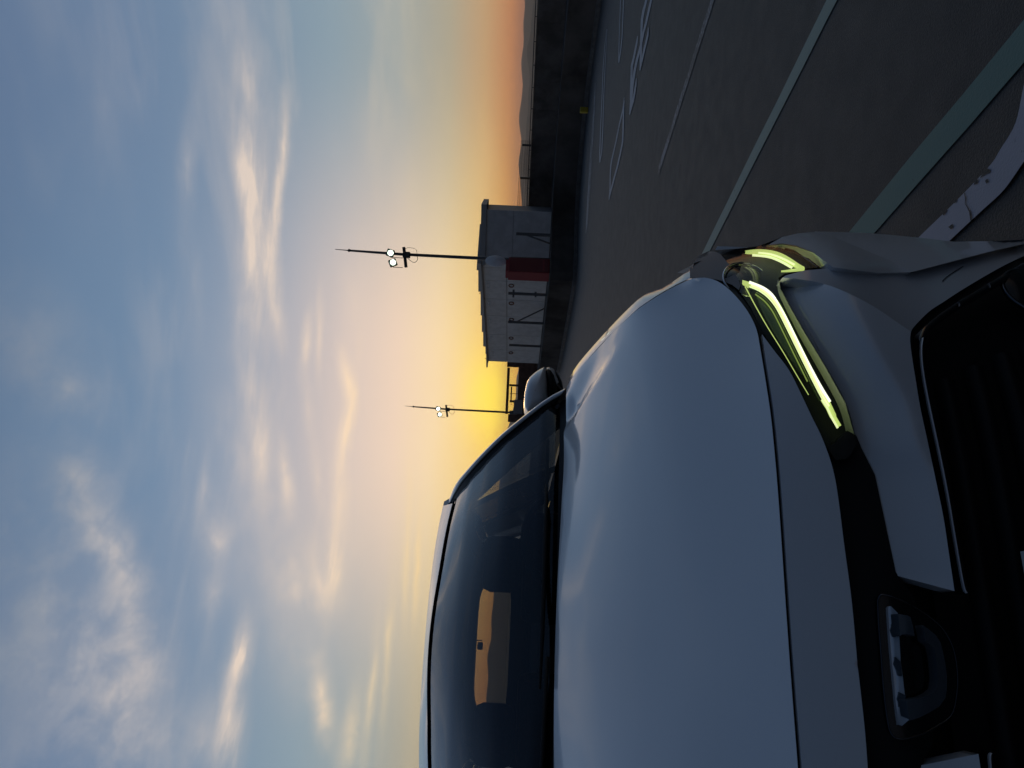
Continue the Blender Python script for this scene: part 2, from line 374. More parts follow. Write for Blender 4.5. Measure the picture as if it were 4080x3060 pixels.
# painted letters seen at a grazing angle
def c1(l): return src(l, 2340, 0, KZ)
def c2(l): return src(l, 2340, 400, KZ)
stroke('painted_letter', c1([(575, -700), (562, -300), (550, 0), (528, 600), (522, 900), (519, 1035)]), [2.5, 2.5, 2.7, 2.7, 3, 3], P_LETTER)
stroke('painted_letter', c1([(630, -700), (615, -300), (600, 0), (576, 600), (552, 840), (521, 1030)]), [3.4, 3.4, 3.4, 3.4, 3.8, 4], P_LETTER, .0055)
stroke('painted_letter', c1([(322, 480), (288, 760), (262, 1100), (240, 1659)])+c2([(218, 500), (206, 860), (205, 1025)]), [.8, 1.6, 2, 2.4, 3, 3.4, 3], P_LETTER)
stroke('painted_letter', c1([(328, 480), (300, 1000), (272, 1600)])+c2([(256, 500), (238, 850), (207, 1025)]), [1, 1.8, 2.6, 3.6, 4, 4], P_LETTER, .0055)
stroke('painted_letter', c2([(612, -50), (590, 150), (530, 400), (470, 700), (405, 980), (388, 1080), (380, 1250), (376, 1430), (368, 1560), (358, 1650)]), [2, 5, 5, 5, 5, 5, 4, 4.5, 5, 2], P_LETTER)
stroke('painted_letter', c2([(610, 0), (597, 250), (592, 500), (583, 690), (545, 880), (500, 1080), (440, 1300), (392, 1480), (358, 1640)]), [3, 5.5, 5.5, 6, 6, 6, 6, 6, 2], P_LETTER, .0055)
stroke('painted_letter', c1([(1010, -160), (975, 0), (928, 180), (904, 320), (895, 480), (892, 700), (885, 900), (868, 1165)]), [9, 9, 9.5, 9.5, 8.5, 9, 8, 3], P_LETTER)
stroke('painted_letter', c1([(1095, -160), (1055, 0), (1010, 200), (970, 380), (925, 550), (880, 770), (822, 980), (780, 1180), (748, 1400), (724, 1659)])+c2([(698, 235)]), [8, 8, 8, 8, 8, 8, 8.5, 9, 9, 9, 3], P_LETTER, .0055)
stroke('painted_letter', c1([(1012, 455), (998, 590), (950, 780), (902, 1000), (870, 1165)]), [2, 7.5, 8, 7, 3], P_LETTER, .007)
stroke('painted_letter', c1([(832, 595), (818, 700), (770, 950), (735, 1090), (728, 1300), (722, 1500), (720, 1655)]), [2, 6.5, 8, 8, 8, 8, 8], P_LETTER)
stroke('painted_letter', c1([(812, 1295), (798, 1430), (758, 1659)])+c2([(700, 232)]), [2, 7, 8, 3], P_LETTER, .007)
stroke('edge_line', [(2372, 330), (2366, 450), (2355, 620), (2344, 800), (2339, 880), (2334, 930)], [3, 6, 8.5, 9, 8, 3], P_FAINT)

# ------------------------------------------------------------------ the car
CAR_L = 4.36
car = empty('parked_car', 'white crossover car facing the camera with lit yellow-green running lights', 'car', None, (-math.sin(TH), math.cos(TH), 0), TH)
CO = Vector((0, -1.0, HC))                       # camera in the car's frame
def cray(x, y):                                  # view px (2212 wide) -> direction in the car's frame
    d = ray(x*1.84448, y*1.84448)
    return Vector((d.dot(BL), d.dot(BD), d.z))
def at_x(x, y, v): d = cray(x, y); return CO+d*(v/d.x)
def at_y(x, y, v): d = cray(x, y); return CO+d*((v+1.0)/d.y)
PW, PN = .898, 4.5
def plan(x, z=.4):
    t = max(0, min(1, (z-.60)/.26)); t = t*t*(3-2*t)
    return .40*(min(abs(x), 1.0)/(PW-.068*t))**PN
def hz(z): return .075*max(0.0, (z-.66)/.16)**1.5 + .35*max(0.0, .42-z)**2
def on(x, y, off=0.0):                           # photo point laid onto the curved nose of the car
    d = cray(x, y); f = lambda t: (lambda p: p.y-plan(p.x, p.z)-hz(p.z)-off)(CO+d*t)
    best = (-1e9, 0); t = .55
    prev = t
    while t < 2.0:
        v = f(t)
        if v > best[0]: best = (v, t)
        if v > 0:
            a, b = prev, t
            for _ in range(30):
                c = (a+b)/2
                if f(c) > 0: b = c
                else: a = c
            return CO+d*b
        prev = t; t += .01
    return CO+d*best[1]
def seam(pts, n): return resample([(x, y, 0) for x, y in pts], n)
def densify(px, step):
    o = []; N = len(px)
    for i in range(N):
        a, b = px[i], px[(i+1) % N]; l = math.hypot(b[0]-a[0], b[1]-a[1]); k = max(1, int(l/step))
        for j in range(k): o.append((a[0]+(b[0]-a[0])*j/k, a[1]+(b[1]-a[1])*j/k))
    return o
def inside(p, poly):
    x, y = p; c = False; j = len(poly)-1
    for i in range(len(poly)):
        xi, yi = poly[i]; xj, yj = poly[j]
        if (yi > y) != (yj > y) and x < (xj-xi)*(y-yi)/(yj-yi)+xi: c = not c
        j = i
    return c
def edge_d(p, poly):
    best = 1e9
    for i in range(len(poly)):
        a, b = poly[i], poly[(i+1) % len(poly)]; dx, dy = b[0]-a[0], b[1]-a[1]
        t = max(0, min(1, ((p[0]-a[0])*dx+(p[1]-a[1])*dy)/(dx*dx+dy*dy+1e-12)))
        best = min(best, math.hypot(p[0]-a[0]-t*dx, p[1]-a[1]-t*dy))
    return best
def sheet_bm(px, fn, step, skirt=None, bm=None):
    """outline -> triangulated sheet on the surface fn, its rim folded back by skirt"""
    poly = densify(px, step); xs = [p[0] for p in poly]; ys = [p[1] for p in poly]
    ins = []; x = min(xs)+step/2; r = 0
    while x < max(xs):
        y = min(ys)+step/2+(step/2 if r % 2 else 0)
        while y < max(ys):
            if inside((x, y), poly) and edge_d((x, y), poly) > step*.45: ins.append((x, y))
            y += step
        x += step*.9; r += 1
    al = [Vector(p) for p in poly+ins]; n = len(poly)
    R = delaunay_2d_cdt(al, [], [list(range(n))], 1, 1e-6)
    own = bm is None
    if own: bm = bmesh.new()
    V = [bm.verts.new(fn(p.x, p.y)) for p in R[0]]; fs = []
    for f in R[2]:
        try: fs.append(bm.faces.new([V[i] for i in f]))
        except ValueError: pass
    for v in V:
        if not v.link_faces: bm.verts.remove(v)
    bm.normal_update()
    fl = [f for f in fs if f.normal.dot(CO-f.calc_center_median()) < 0]
    if fl: bmesh.ops.reverse_faces(bm, faces=fl)
    if skirt is not None:
        be = [e for f in fs for e in f.edges if len(e.link_faces) == 1 and not (abs(e.verts[0].co.x) < 1e-4 and abs(e.verts[1].co.x) < 1e-4)]
        for e in be: e.smooth = False
        ex = bmesh.ops.extrude_edge_only(bm, edges=list(set(be)))['geom']
        for v in ex:
            if isinstance(v, bmesh.types.BMVert): v.co += Vector(skirt)
    return bm
def panel(name, px, off, material, parent, step=14, skirt=(0, .02, 0), mirror='join', label=None):
    f0 = (lambda x, y: on(x, y, off(x, y))) if callable(off) else (lambda x, y: on(x, y, off))
    fn = lambda x, y: (lambda p: Vector((max(p.x, 0.0), p.y, p.z)) if p.x < .006 else p)(f0(x, y))
    bm = sheet_bm(px, fn, step, skirt)
    if mirror == 'join':
        mirror_bm(bm); bmesh.ops.remove_doubles(bm, verts=[v for v in bm.verts if abs(v.co.x) < 1e-4], dist=2e-3)
    o = finish(name, bm, material, parent, True)
    if mirror == 'copy':
        b2 = bmesh.new(); b2.from_mesh(o.data)
        for v in b2.verts: v.co.x = -v.co.x
        bmesh.ops.reverse_faces(b2, faces=b2.faces[:])
        o2 = finish(name, b2, material, parent if not isinstance(parent, tuple) else parent[1], True)
        return o, o2
    return o
def pair(name, build, material, parents):
    """one mesh for the car's near side and its mirror image for the other"""
    r = []
    for sgn, par in zip((1, -1), parents):
        bm = build()
        if sgn < 0:
            for v in bm.verts: v.co.x = -v.co.x
            bmesh.ops.reverse_faces(bm, faces=bm.faces[:])
        r.append(finish(name, bm, material, par, True))
    return r
def lerp_pts(l, key, x):
    for (a, va), (b, vb) in zip(l, l[1:]):
        if a <= x <= b: return va+(vb-va)*(x-a)/(b-a)
    return l[0][1] if x < l[0][0] else l[-1][1]

import numpy as np
def symm(P, xm):
    A = [p for p in P if p.x < xm]; X = np.array([[1, p.x**2, p.x**4] for p in A])
    cy = np.linalg.lstsq(X, np.array([p.y for p in A]), rcond=None)[0]; cz = np.linalg.lstsq(X, np.array([p.z for p in A]), rcond=None)[0]
    o = []
    for p in P:
        k_ = max(0, min(1, (xm-p.x)/(xm*.4))); k_ = k_*k_*(3-2*k_); b_ = np.array([1, p.x**2, p.x**4])
        o.append(Vector((p.x, p.y+(float(b_@cy)-p.y)*k_, p.z+(float(b_@cz)-p.z)*k_)))
    return o
def cpx(P):                                       # car-frame point -> view px
    d = BL*P.x+BD*(P.y+1.0)+Vector((0, 0, P.z-HC)); w_ = d.dot(FW)
    return ((2040-F*d.dot(UC)/w_)/1.84448, (1530-F*d.dot(RC)/w_)/1.84448)
def centre(a, dz):                                # nose point on the centre plane level with px a
    p = on(a[0], a[1], 0); z = p.z+dz; return cpx(Vector((-.004, hz(z), z)))
# ---- bonnet: Coons patch from four traced edges
def mid_y(x): return 1396+(x-1126)*.0465            # photo column of the car's centre plane
F_px = [(1703, mid_y(1703)), (1698, 1300), (1690, 1190), (1681, 1080), (1669, 930), (1655, 830), (1641, 745), (1633, 708), (1612, 668), (1580, 630), (1551, 608), (1524, 600), (1502, 601)]
def foff(x, y): return .002
NF, NS = 64, 60
Fc = resample(crom([on(x, y, .002) for x, y in F_px[:7]], 4)+crom([on(x, y, .002) for x, y in F_px[6:]], 5)[1:], NF)
Fc = symm(Fc, .42); Fc[0].x = 0
E_px = [(1502, 601, .690), (1487, 605, .697), (1438, 629, .704), (1389, 660, .714), (1359, 684, .724), (1314, 728, .745), (1271, 774, .765), (1241, 809, .777), (1224, 836, .785)]
Ec = [Fc[-1].copy()]+[at_x(*e) for e in E_px[1:]]; Ec = resample(crom(Ec, 6), NS)
Rr = [(1205, mid_y(1205)), (1209, 1300), (1214, 1193), (1219, 1090), (1224, 1000), (1223, 900), (1223, 860)]
Rc = []
for x, y in Rr:
    yc = 1.05
    for _ in range(6): p = at_y(x, y, yc); yc = 1.05+.15*(p.x/.78)**2
    Rc.append(p)
Rc.append(Ec[-1].copy()); Rc = symm(resample(crom(Rc, 6), NF), .5); Rc[0].x = 0
Cc = []
for j in range(NS):
    t = j/(NS-1); yy = Fc[0].y+(Rc[0].y-Fc[0].y)*t; Cc.append(Vector((0, yy, Fc[0].z+(Rc[0].z-Fc[0].z)*(.310*t-.050*t*t)/.260)))
def sst(a, b, x): 
    t = max(0, min(1, (x-a)/(b-a))); return t*t*(3-2*t)
def hood_base(i, j):
    s = i/(NF-1); t = j/(NS-1)
    return Fc[i]*(1-t)+Rc[i]*t+Cc[j]*(1-s)+Ec[j]*s-(Fc[0]*(1-s)*(1-t)+Fc[-1]*s*(1-t)+Rc[0]*(1-s)*t+Rc[-1]*s*t)
HB_ = [[hood_base(i, j) for i in range(NF)] for j in range(NS)]
for _ in range(300):
    HB_ = [[HB_[j][i] if i in (0, NF-1) or j in (0, NS-1) else (HB_[j-1][i]+HB_[j+1][i]+HB_[j][i-1]+HB_[j][i+1])/4 for i in range(NF)] for j in range(NS)]
def hood_pt(i, j):
    s = i/(NF-1); t = j/(NS-1); p = HB_[j][i].copy()
    env = math.sin(math.pi*t)**.8 if 0 < t < 1 else 0
    p.z += .026*(s-s**6)*sst(0, .35, t)*(1-sst(.40, 1.0, t))
    # raised centre with a fold that starts at the rear corner and fades towards the nose
    edge = .615+.10*(1-t); fade = sst(.30, .80, t)
    p.z += .008*fade*(1-sst(edge-.006, edge+.030, p.x))
    f2 = sst(.42, .86, t)*(1-sst(.93, .995, t)); e2 = .630+.06*(1-t)
    p.z -= .015*f2*sst(e2-.012, e2+.038, p.x)*(1-sst(e2+.055, e2+.125, p.x))
    return p
def hood_bm():
    bm = bmesh.new(); bm_grid(bm, [[hood_pt(i, j) for i in range(NF)] for j in range(NS)])
    bm.normal_update()
    if sum(f.normal.z for f in bm.faces) < 0: bmesh.ops.reverse_faces(bm, faces=bm.faces[:])
    mirror_bm(bm); bmesh.ops.remove_doubles(bm, verts=[v for v in bm.verts if abs(v.co.x) < 1e-5], dist=1e-4)
    be = [e for e in bm.edges if len(e.link_faces) == 1]
    for e in be: e.smooth = False
    ex = bmesh.ops.extrude_edge_only(bm, edges=be)['geom']
    for v in ex:
        if isinstance(v, bmesh.types.BMVert): 
            fr = 1-sst(.14, .30, v.co.y)
            v.co += Vector((-math.copysign(.014, v.co.x)*(1-fr), .030*fr, -.012))
    return bm
hood = finish('bonnet', hood_bm(), M['paint'], car)

def ribbon(l, wpx, off, th=.004, sk=.003):
    def f():
        bm = bmesh.new(); px = [(p.x, p.y) for p in crom([(x, y, 0) for x, y in l], 6)]; A, B = [], []
        for i, (x, y) in enumerate(px):
            a = px[max(i-1, 0)]; b = px[min(i+1, len(px)-1)]; dx, dy = b[0]-a[0], b[1]-a[1]; q = math.hypot(dx, dy); ww = wpx(i/(len(px)-1)) if callable(wpx) else wpx
            A.append(on(x-dy/q*ww/2, y+dx/q*ww/2, off)); B.append(on(x+dy/q*ww/2, y-dx/q*ww/2, off))
        C = [(a+b)/2+Vector((0, -th, 0)) for a, b in zip(A, B)]
        bm_grid(bm, [A, C, B]); D = [p+Vector((0, sk, 0)) for p in A]; E_ = [p+Vector((0, sk, 0)) for p in B]
        bm_grid(bm, [D, A]); bm_grid(bm, [B, E_]); bm.normal_update()
        return bm
    return f
# ---- nose panels
S1 = [(1646, 722), (1672, 757), (1704, 799), (1730, 850), (1753, 899), (1771, 935), (1785, 969), (1797, 1005), (1806, 1045), (1814, 1100), (1824, 1180), (1840, 1300), centre((1840, 1300), .0008)]
sm = lambda l, n=4: [(p.x, p.y) for p in crom([(a, b_, 0) for a, b_ in l], n)]
S1 = sm(S1)
fq = [cpx(Vector((-.004, Fc[0].y, Fc[0].z)))]+[cpx(Fc[i]) for i in range(3, NF, 3) if Fc[i].x < .47]
gapF = [(a+8, b_) for a, b_ in fq]+[(1651, 752)]
def line_d(p, l):
    b_ = 1e9
    for (ax, ay), (bx, by) in zip(l, l[1:]):
        dx, dy = bx-ax, by-ay; t = max(0, min(1, ((p[0]-ax)*dx+(p[1]-ay)*dy)/(dx*dx+dy*dy))); b_ = min(b_, math.hypot(p[0]-ax-t*dx, p[1]-ay-t*dy))
    return b_
panel('nose_panel', gapF+S1, 0.0, M['paint'], car, 15, (0, .03, -.004))
finish('bonnet_gap', (lambda bm: (mirror_bm(bm), bm)[1])(ribbon([(a+4, b_) for a, b_ in fq]+[(1643, 712), (1620, 674), (1588, 634), (1558, 614), (1528, 603)], 10, .012, .0)()), M['black'], car)
S2 = [(1684, 600), (1688, 624), (1704, 655), (1736, 712), (1785, 793), (1828, 871), (1848, 941), (1860, 975), (1886, 1029), (1904, 1117), (1916, 1180), (1928, 1241)]
S3 = [(2062, 1277), (2049, 1190), (2038, 1117), (2020, 1030), (2004, 954), (1988, 880), (1978, 820), (1970, 770), (1966, 735), (1968, 716)]
C1 = [(1952, 706), (1926, 688), (1900, 670), (1868, 651), (1834, 634), (1795, 618), (1753, 607), (1715, 601)]
S2 = sm(S2); S3 = sm(S3); C1 = sm(C1)
def off_in(x, y):                                 # upper edge set back, lower edge proud: the facet looks up at the sky
    top = lerp_pts(sorted([(b, a) for a, b in S2]), 0, y); k = max(0, min(1, (x-top)/130))
    e = min(1, abs(x-top)/14)
    return .034*(1-k)-.012*k
panel('bumper_wing', S2+S3+C1, off_in, M['paint'], car, 15, (0, .03, 0), 'copy')
G3 = [(1968, 716), (1976, 704), (2007, 673), (2040, 651), (2072, 630), (2118, 602), (2164, 576), (2212, 553), (2262, 535), (2262, 518)]
G3 = sm(G3[:-1])+G3[-1:]
L2 = [(2330, 470), (2240, 500), (2140, 528), (2060, 560), (2000, 580), (1968, 590), (1900, 592), (1850, 586), (1797, 579), (1738, 584), (1697, 595), (1690, 600)]
K3 = [(1656, 531), (1690, 512), (1724, 504), (1760, 501), (1800, 511), (1846, 531), (1900, 553), (1940, 570), (1968, 588)]
panel('bumper_crest', K3+[(1900, 590), (1850, 584), (1799, 577), (1784, 566), (1757, 546), (1720, 533), (1690, 528)], lambda x, y: (lambda k_: .029*(1-k_)+k_*(-.008+.040*sst(1790, 1960, x)))(max(0, min(1, (y-lerp_pts(K3, 0, x))/max(12, 76-.34*(x-1740))))), M['paint'], car, 12, (0, .02, 0), 'copy')
# ---- flank of the bumper, from the crest round to the wheel arch
SIL = [(1760, 500), (1800, 501), (1870, 503), (1940, 509), (2000, 515), (2060, 522), (2140, 521), (2230, 516), (2262, 511)]
flank = K3[3:]+[(2000, 580), (2060, 564), (2140, 543), (2240, 521), (2262, 514)]+[(a, b_) for a, b_ in SIL[::-1]]
L2[:5] = [(2262, 516), (2240, 520), (2140, 541), (2060, 562), (2000, 578)]
def flank_bm():
    bm = sheet_bm(flank, lambda x, y: on(x, y, .03), 13, None)
    top = resample([on(x, y, .03) for x, y in [(1690, 512), (1724, 504)]+SIL], 24); rows = [top]
    for q in (.25, .5, .75, 1.0):
        rows.append([Vector((p.x+(.885-.05*max(0, .45-p.z)-p.x)*q, p.y+(.52-p.y)*q, p.z)) for p in top])
    bm_grid(bm, rows); bmesh.ops.remove_doubles(bm, verts=bm.verts[:], dist=1e-3); return bm
pair('bumper_flank', flank_bm, M['paint'], (car, car))
def off_out(x, y): return -.008+.055*sst(1700, 2020, x)
panel('bumper_corner', [C1[-1]]+C1[::-1][1:]+G3+L2, off_out, M['paint'], car, 15, (0, .03, 0), 'copy')
# ---- black parts behind and between
def core_bm():
    rows = []
    for i in range(20):
        z = .16+.66*i/19
        rows.append([Vector((x, plan(x, z)+hz(z)+.075, z)) for x in [(-.76+1.52*k/40) for k in range(41)]])
    bm = bmesh.new(); bm_grid(bm, rows); return bm
finish('nose_core', core_bm(), M['black'], car, True, CO)
bar_px = [(a, b) for a, b in S1 if b > 960]+[(1990, mid_y(1990)+6), (1985, 1330), (1975, 1290), (1935, 1236), (1908, 1110), (1890, 1026), (1862, 970), (1850, 941), (1830, 930), (1800, 960)]
panel('trim_bar', bar_px, .030, M['black'], car, 16, (0, .02, 0))
# grille: surround, bright garnish, slats
gl_line = [(2088, 1281), (2080, 1262), (2062, 1160), (2046, 1065), (2027, 970), (2006, 872), (1994, 806), (1990, 760), (1993, 730), (2006, 708), (2040, 680), (2078, 655), (2120, 630), (2170, 600), (2212, 575)]
gr = finish('grille', (lambda: (lambda bm: (bm_grid(bm, [[Vector((x, plan(x)+.055, z)) for x in [-.70+1.4*k/30 for k in range(31)]] for z in (.16, .3, .45, .60)]), bm)[1])(bmesh.new()))(), M['black'], car, True, CO)
def slat(z):
    rows = [[Vector((x, plan(x)+.030+dy, z+dz)) for x in [-w_+2*w_*k/24 for k in range(25)]] for w_ in [.40+.5*(.56-z)] for dy, dz in ((.02, .012), (0, .008), (0, -.008), (.02, -.012))]
    bm = bmesh.new(); bm_grid(bm, rows); return bm
for z in (.54, .49, .44, .39, .34, .29, .24): finish('grille_slat', slat(z), M['black'], gr)
pair('grille_garnish', ribbon(gl_line, lambda t: 8.0 if t < .55 else 15, .005, .006, .02), M['gloss_black'], (car, car))
pair('garnish_edge', ribbon(gl_line[:9], lambda t: 1.2+2.6*math.sin(math.pi*min(1, max(0, t)))**.7, -.003, .003), M['silver'], (car, car))
for tk in ([(3817, 1201), (3823, 1208), (3825, 1219)], [(3939, 1127), (3944, 1136), (3947, 1145)]):
    pair('garnish_tick', ribbon([(x/1.84448, y/1.84448) for x, y in tk], 1.2, -.006, .001), M['dark_chrome'], (car, car))
# parking sensor seam on the bumper corner
pair('sensor_seam', ribbon([(x/1.84448, y/1.84448) for x, y in [(3758, 1121), (3762, 1112), (3790, 1090), (3838, 1060)]], 1.2, .045, .0005), M['rubber'], (car, car))
# fog lamp ring
fl = empty('fog_lamp'); 
def fog(par, sg):
    c = on(2225, 626, .01); n = 28
    bm = bmesh.new(); bm_tube(bm, [c+Vector((.042*math.cos(2*math.pi*k/n)*1.0, .012*math.cos(2*math.pi*k/n), .042*math.sin(2*math.pi*k/n))) for k in range(n)], .0035, 6, True)
    for v in bm.verts: v.co.x *= sg
    o = finish('fog_lamp', bm, M['dark_chrome'], car)
    b2 = bmesh.new(); rows = [[c+Vector((.040*r*math.cos(2*math.pi*k/n), .004-.012*(1-r*r), .040*r*math.sin(2*math.pi*k/n))) for k in range(n+1)] for r in (1, .7, .35, .02)]
    bm_grid(b2, rows)
    for v in b2.verts: v.co.x *= sg
    finish('fog_lens', b2, M['gloss_black'], o)
bpy.data.objects.remove(fl)
fog(car, 1); fog(car, -1)
# licence plate
pl_c = on(2240, mid_y(2240), -.02)
bm = bmesh.new(); bm_box(bm, (-.165, -.006, -.165), (.165, .006, 0)); bmesh.ops.bevel(bm, geom=[e for e in bm.edges if abs((e.verts[0].co-e.verts[1].co).y) > .005], offset=.018, segments=4, affect='EDGES')
for v in bm.verts: v.co += Vector((0, 0, 0))
plate = finish('licence_plate', bm, M['plate'], car, False)
pz = on(2061, 1140, -.02)
plate.location = (0, pz.y-.014, on(4060/1.84448, 2125/1.84448, -.02).z+.008)
# ---- emblem
em_o = [(3497, 2395), (3502, 2380), (3515, 2369), (3545, 2374), (3600, 2396), (3660, 2428), (3710, 2462), (3760, 2510), (3800, 2590), (3815, 2690), (3810, 2780), (3790, 2850), (3740, 2890), (3680, 2922), (3620, 2941), (3585, 2944), (3562, 2935), (3545, 2910), (3533, 2850), (3520, 2740), (3508, 2580), (3500, 2480)]
em_o = [(x/1.84448, y/1.84448) for x, y in em_o]
bm = sheet_bm(em_o, lambda x, y: on(x, y, .022), 10, (0, .03, 0)); emb = finish('emblem', bm, M['gloss_black'], car)
def line_tube(l, off, rad, closed=True):
    bm = bmesh.new(); P = [on(p.x, p.y, off) for p in crom([(x, y, 0) for x, y in l+([l[0]] if closed else [])], 4)]
    if closed: P = P[:-1]
    bm_tube(bm, P, rad, 6, closed); return bm
finish('emblem_rim', line_tube(em_o, .021, .0011), M['dark_chrome'], emb)
k = lambda l: [((3280+a/2.0733)/1.84448, (2260+b/2.0733)/1.84448) for a, b in l]
barp = k([(535, 335), (548, 322), (562, 324), (617, 380), (640, 770), (655, 880), (668, 1000), (680, 1095), (690, 1180), (708, 1262), (650, 1312), (632, 1300), (618, 1260), (600, 1120), (580, 900), (560, 700), (545, 500)])
def bar_off(x, y):
    return -.010+.016*max(0, (1935/1.0-x)/60)*0
def tilt(x0, x1, o0, o1): return lambda x, y: o0+(o1-o0)*max(0, min(1, (x-x0)/(x1-x0)))
def emb_bar():
    return sheet_bm(barp, lambda x, y: on(x, y, .016-.024*max(0, min(1, (x-lerp_pts([(1263, 1920), (1420, 1933), (1440, 1936), (1470, 1942)], 0, y)+1)/22))), 5, (0, .02, 0))
finish('emblem_bar', emb_bar(), M['silver'], emb)
dring = k([(620, 385), (700, 400), (722, 412), (740, 480), (757, 570), (700, 552), (650, 556), (636, 570), (630, 500)])
dring2 = k([(825, 478), (870, 510), (930, 560), (970, 620), (990, 700), (1010, 800), (1022, 900), (1022, 1000), (1010, 1080), (960, 1150), (880, 1200), (800, 1240), (715, 1268), (700, 1200), (690, 1100), (740, 1088), (820, 1080), (890, 1050), (935, 1010), (948, 940), (942, 850), (930, 740), (910, 660), (848, 608)])
for rp in (dring, dring2):
    finish('emblem_frame', sheet_bm(rp, lambda x, y: on(x, y, -.010+.008*max(0, (x-1960)/90)), 6, (0, .02, 0)), M['mid_chrome'], emb)
for pg in ([(575, 468), (607, 486), (612, 560), (594, 577), (570, 565), (556, 520)], [(598, 742), (640, 780), (650, 900), (620, 880), (583, 800)], [(630, 1033), (682, 1060), (675, 1140), (642, 1157), (612, 1090)]):
    finish('emblem_facet', sheet_bm(k(pg), lambda x, y: on(x, y, -.0125+.016-.024*max(0, min(1, (x-lerp_pts([(1263, 1920), (1420, 1933), (1440, 1936), (1470, 1942)], 0, y)+1)/22))+.010), 5, (0, .01, 0)), M['mid_chrome'], emb)

# ---- headlights
hl = [empty('headlight'), empty('headlight')]
for h in hl: h.parent = car
lens_px = [(1492, 600), (1521, 598), (1555, 604), (1582, 615), (1596, 628), (1622, 665), (1645, 712), (1672, 755), (1704, 797), (1730, 848), (1753, 897), (1771, 933), (1786, 966), (1806, 995), (1832, 990), (1850, 962), (1846, 941), (1826, 871), (1783, 793), (1734, 712), (1702, 655), (1686, 624), (1682, 600), (1694, 592), (1736, 581), (1795, 575), (1784, 562), (1757, 545), (1720, 531), (1690, 526), (1654, 530), (1594, 537), (1547, 540), (1529, 543), (1512, 552), (1496, 568)]
def hl_off(d): return lambda x, y: on(x, y, d+.012*sst(1640, 1500, x)*0)
pair('lens_cover', lambda: sheet_bm(lens_px, hl_off(.004), 13, None), M['lens'], hl)
def shrink(px, k_):
    cx = sum(p[0] for p in px)/len(px); cy = sum(p[1] for p in px)/len(px); return px
def housing_bm():
    deep = lambda x, y, e: on(x, y, .004)+cray(x, y).normalized()*e
    bm = sheet_bm(lens_px, lambda x, y: deep(x, y, .055), 16, None); dl = densify(lens_px, 10); dl.append(dl[0])
    bm_grid(bm, [[deep(x, y, .055) for x, y in dl], [deep(x, y, .004) for x, y in dl]]); return bm
pair('lamp_housing', housing_bm, M['black'], hl)
q2 = lambda l: [((2600+a/1.659)/1.84448, (880+b/1.659)/1.84448) for a, b in l]
drl_c = q2([(585, 400), (650, 424), (712, 450), (770, 492), (815, 545), (850, 605), (900, 705), (975, 858), (1060, 1030), (1130, 1165), (1166, 1225), (1196, 1288), (1236, 1358)])
def wd(t): return 27 if t < .1 else (25 if t < .8 else (21 if t < .9 else 15))
pair('light_strip', ribbon(drl_c, lambda t: (13.5 if t > .06 else 9) if t < .82 else (12.5 if t < .92 else 9-30*max(0, t-.95)), .022, .006), M['drl'], hl)
edge_c = q2([(640, 402), (735, 442), (795, 492), (840, 565), (890, 655), (1000, 880), (1100, 1070), (1175, 1195), (1205, 1260), (1244, 1345)])
pair('light_core', ribbon(edge_c[:-2], 3.8, .014, .003), M['drl_hot'], hl)
pair('light_line', ribbon([(a-3.0, b_+3.2) for a, b_ in drl_c[1:]], lambda t: 2.2, .0135, .002), M['drl_line'], hl)
pair('light_line', ribbon([(a+1.0, b_-.6) for a, b_ in drl_c[1:-2]], lambda t: 1.4, .0130, .002), M['drl_line'], hl)
pair('light_glow', ribbon([(a-9, b_+9) for a, b_ in drl_c[2:-4]], lambda t: 5, .027, .002), M['drl_soft'], hl)
pair('light_groove', ribbon([(a+6.2, b-.4) if False else (a-4.5, b+5.5) for a, b in drl_c[1:-3]], 1.5, .0145, .001), M['drl_dim'], hl)
pair('light_groove', ribbon([(a-8.0, b+8.0) for a, b in drl_c[2:-3]], 1.8, .021, .001), M['drl_dim'], hl)
drl_o = q2([(612, 205), (690, 203), (770, 212), (840, 232), (900, 262), (950, 290), (996, 312)])
pair('light_strip', ribbon(drl_o, lambda t: 3+11*math.sin(math.pi*min(1, t*.92+.04))**.8, .020, .005), M['drl'], hl)
pair('light_line', ribbon(q2([(660, 224), (770, 236), (850, 266), (925, 308)]), 3.2, .012, .002), M['drl_line'], hl)
pair('light_line', ribbon(q2([(700, 208), (780, 218), (860, 246), (940, 288)]), 1.6, .0125, .002), M['drl_line'], hl)
pair('light_strip', ribbon(q2([(852, 331), (900, 328), (950, 322), (1003, 314)]), lambda t: 2+5*t, .020, .002), M['drl'], hl)
pair('light_guide', ribbon(q2([(612, 432), (680, 560), (760, 700), (860, 860), (960, 1030), (1032, 1150)]), lambda t: 1.9-1.2*t, .012, .001, .001), M['drl'], hl)
pair('inner_reflector', ribbon(q2([(690, 500), (740, 570), (820, 700), (900, 850), (990, 1020)]), lambda t: 4+20*math.sin(math.pi*t), .034, .004), M['drl_dim'], hl)
pair('lower_reflector', ribbon(q2([(905, 490), (950, 560), (1010, 680), (1100, 860)]), lambda t: 1.5+11*math.sin(math.pi*min(1, t+.1))**1.2, .032, .003), M['indicator'], hl)  # pale ribbon shaped as the running light's reflection in the bumper wing
def proj_bm():
    c = on(1611, 604, .030); n = 40; bm = bmesh.new()
    bm_tube(bm, [c+Vector((.040*math.cos(2*math.pi*j/n), .012*math.cos(2*math.pi*j/n), .040*math.sin(2*math.pi*j/n))) for j in range(n)], .0022, 6, True); return bm
pair('projector_ring', proj_bm, M['chrome'], hl)
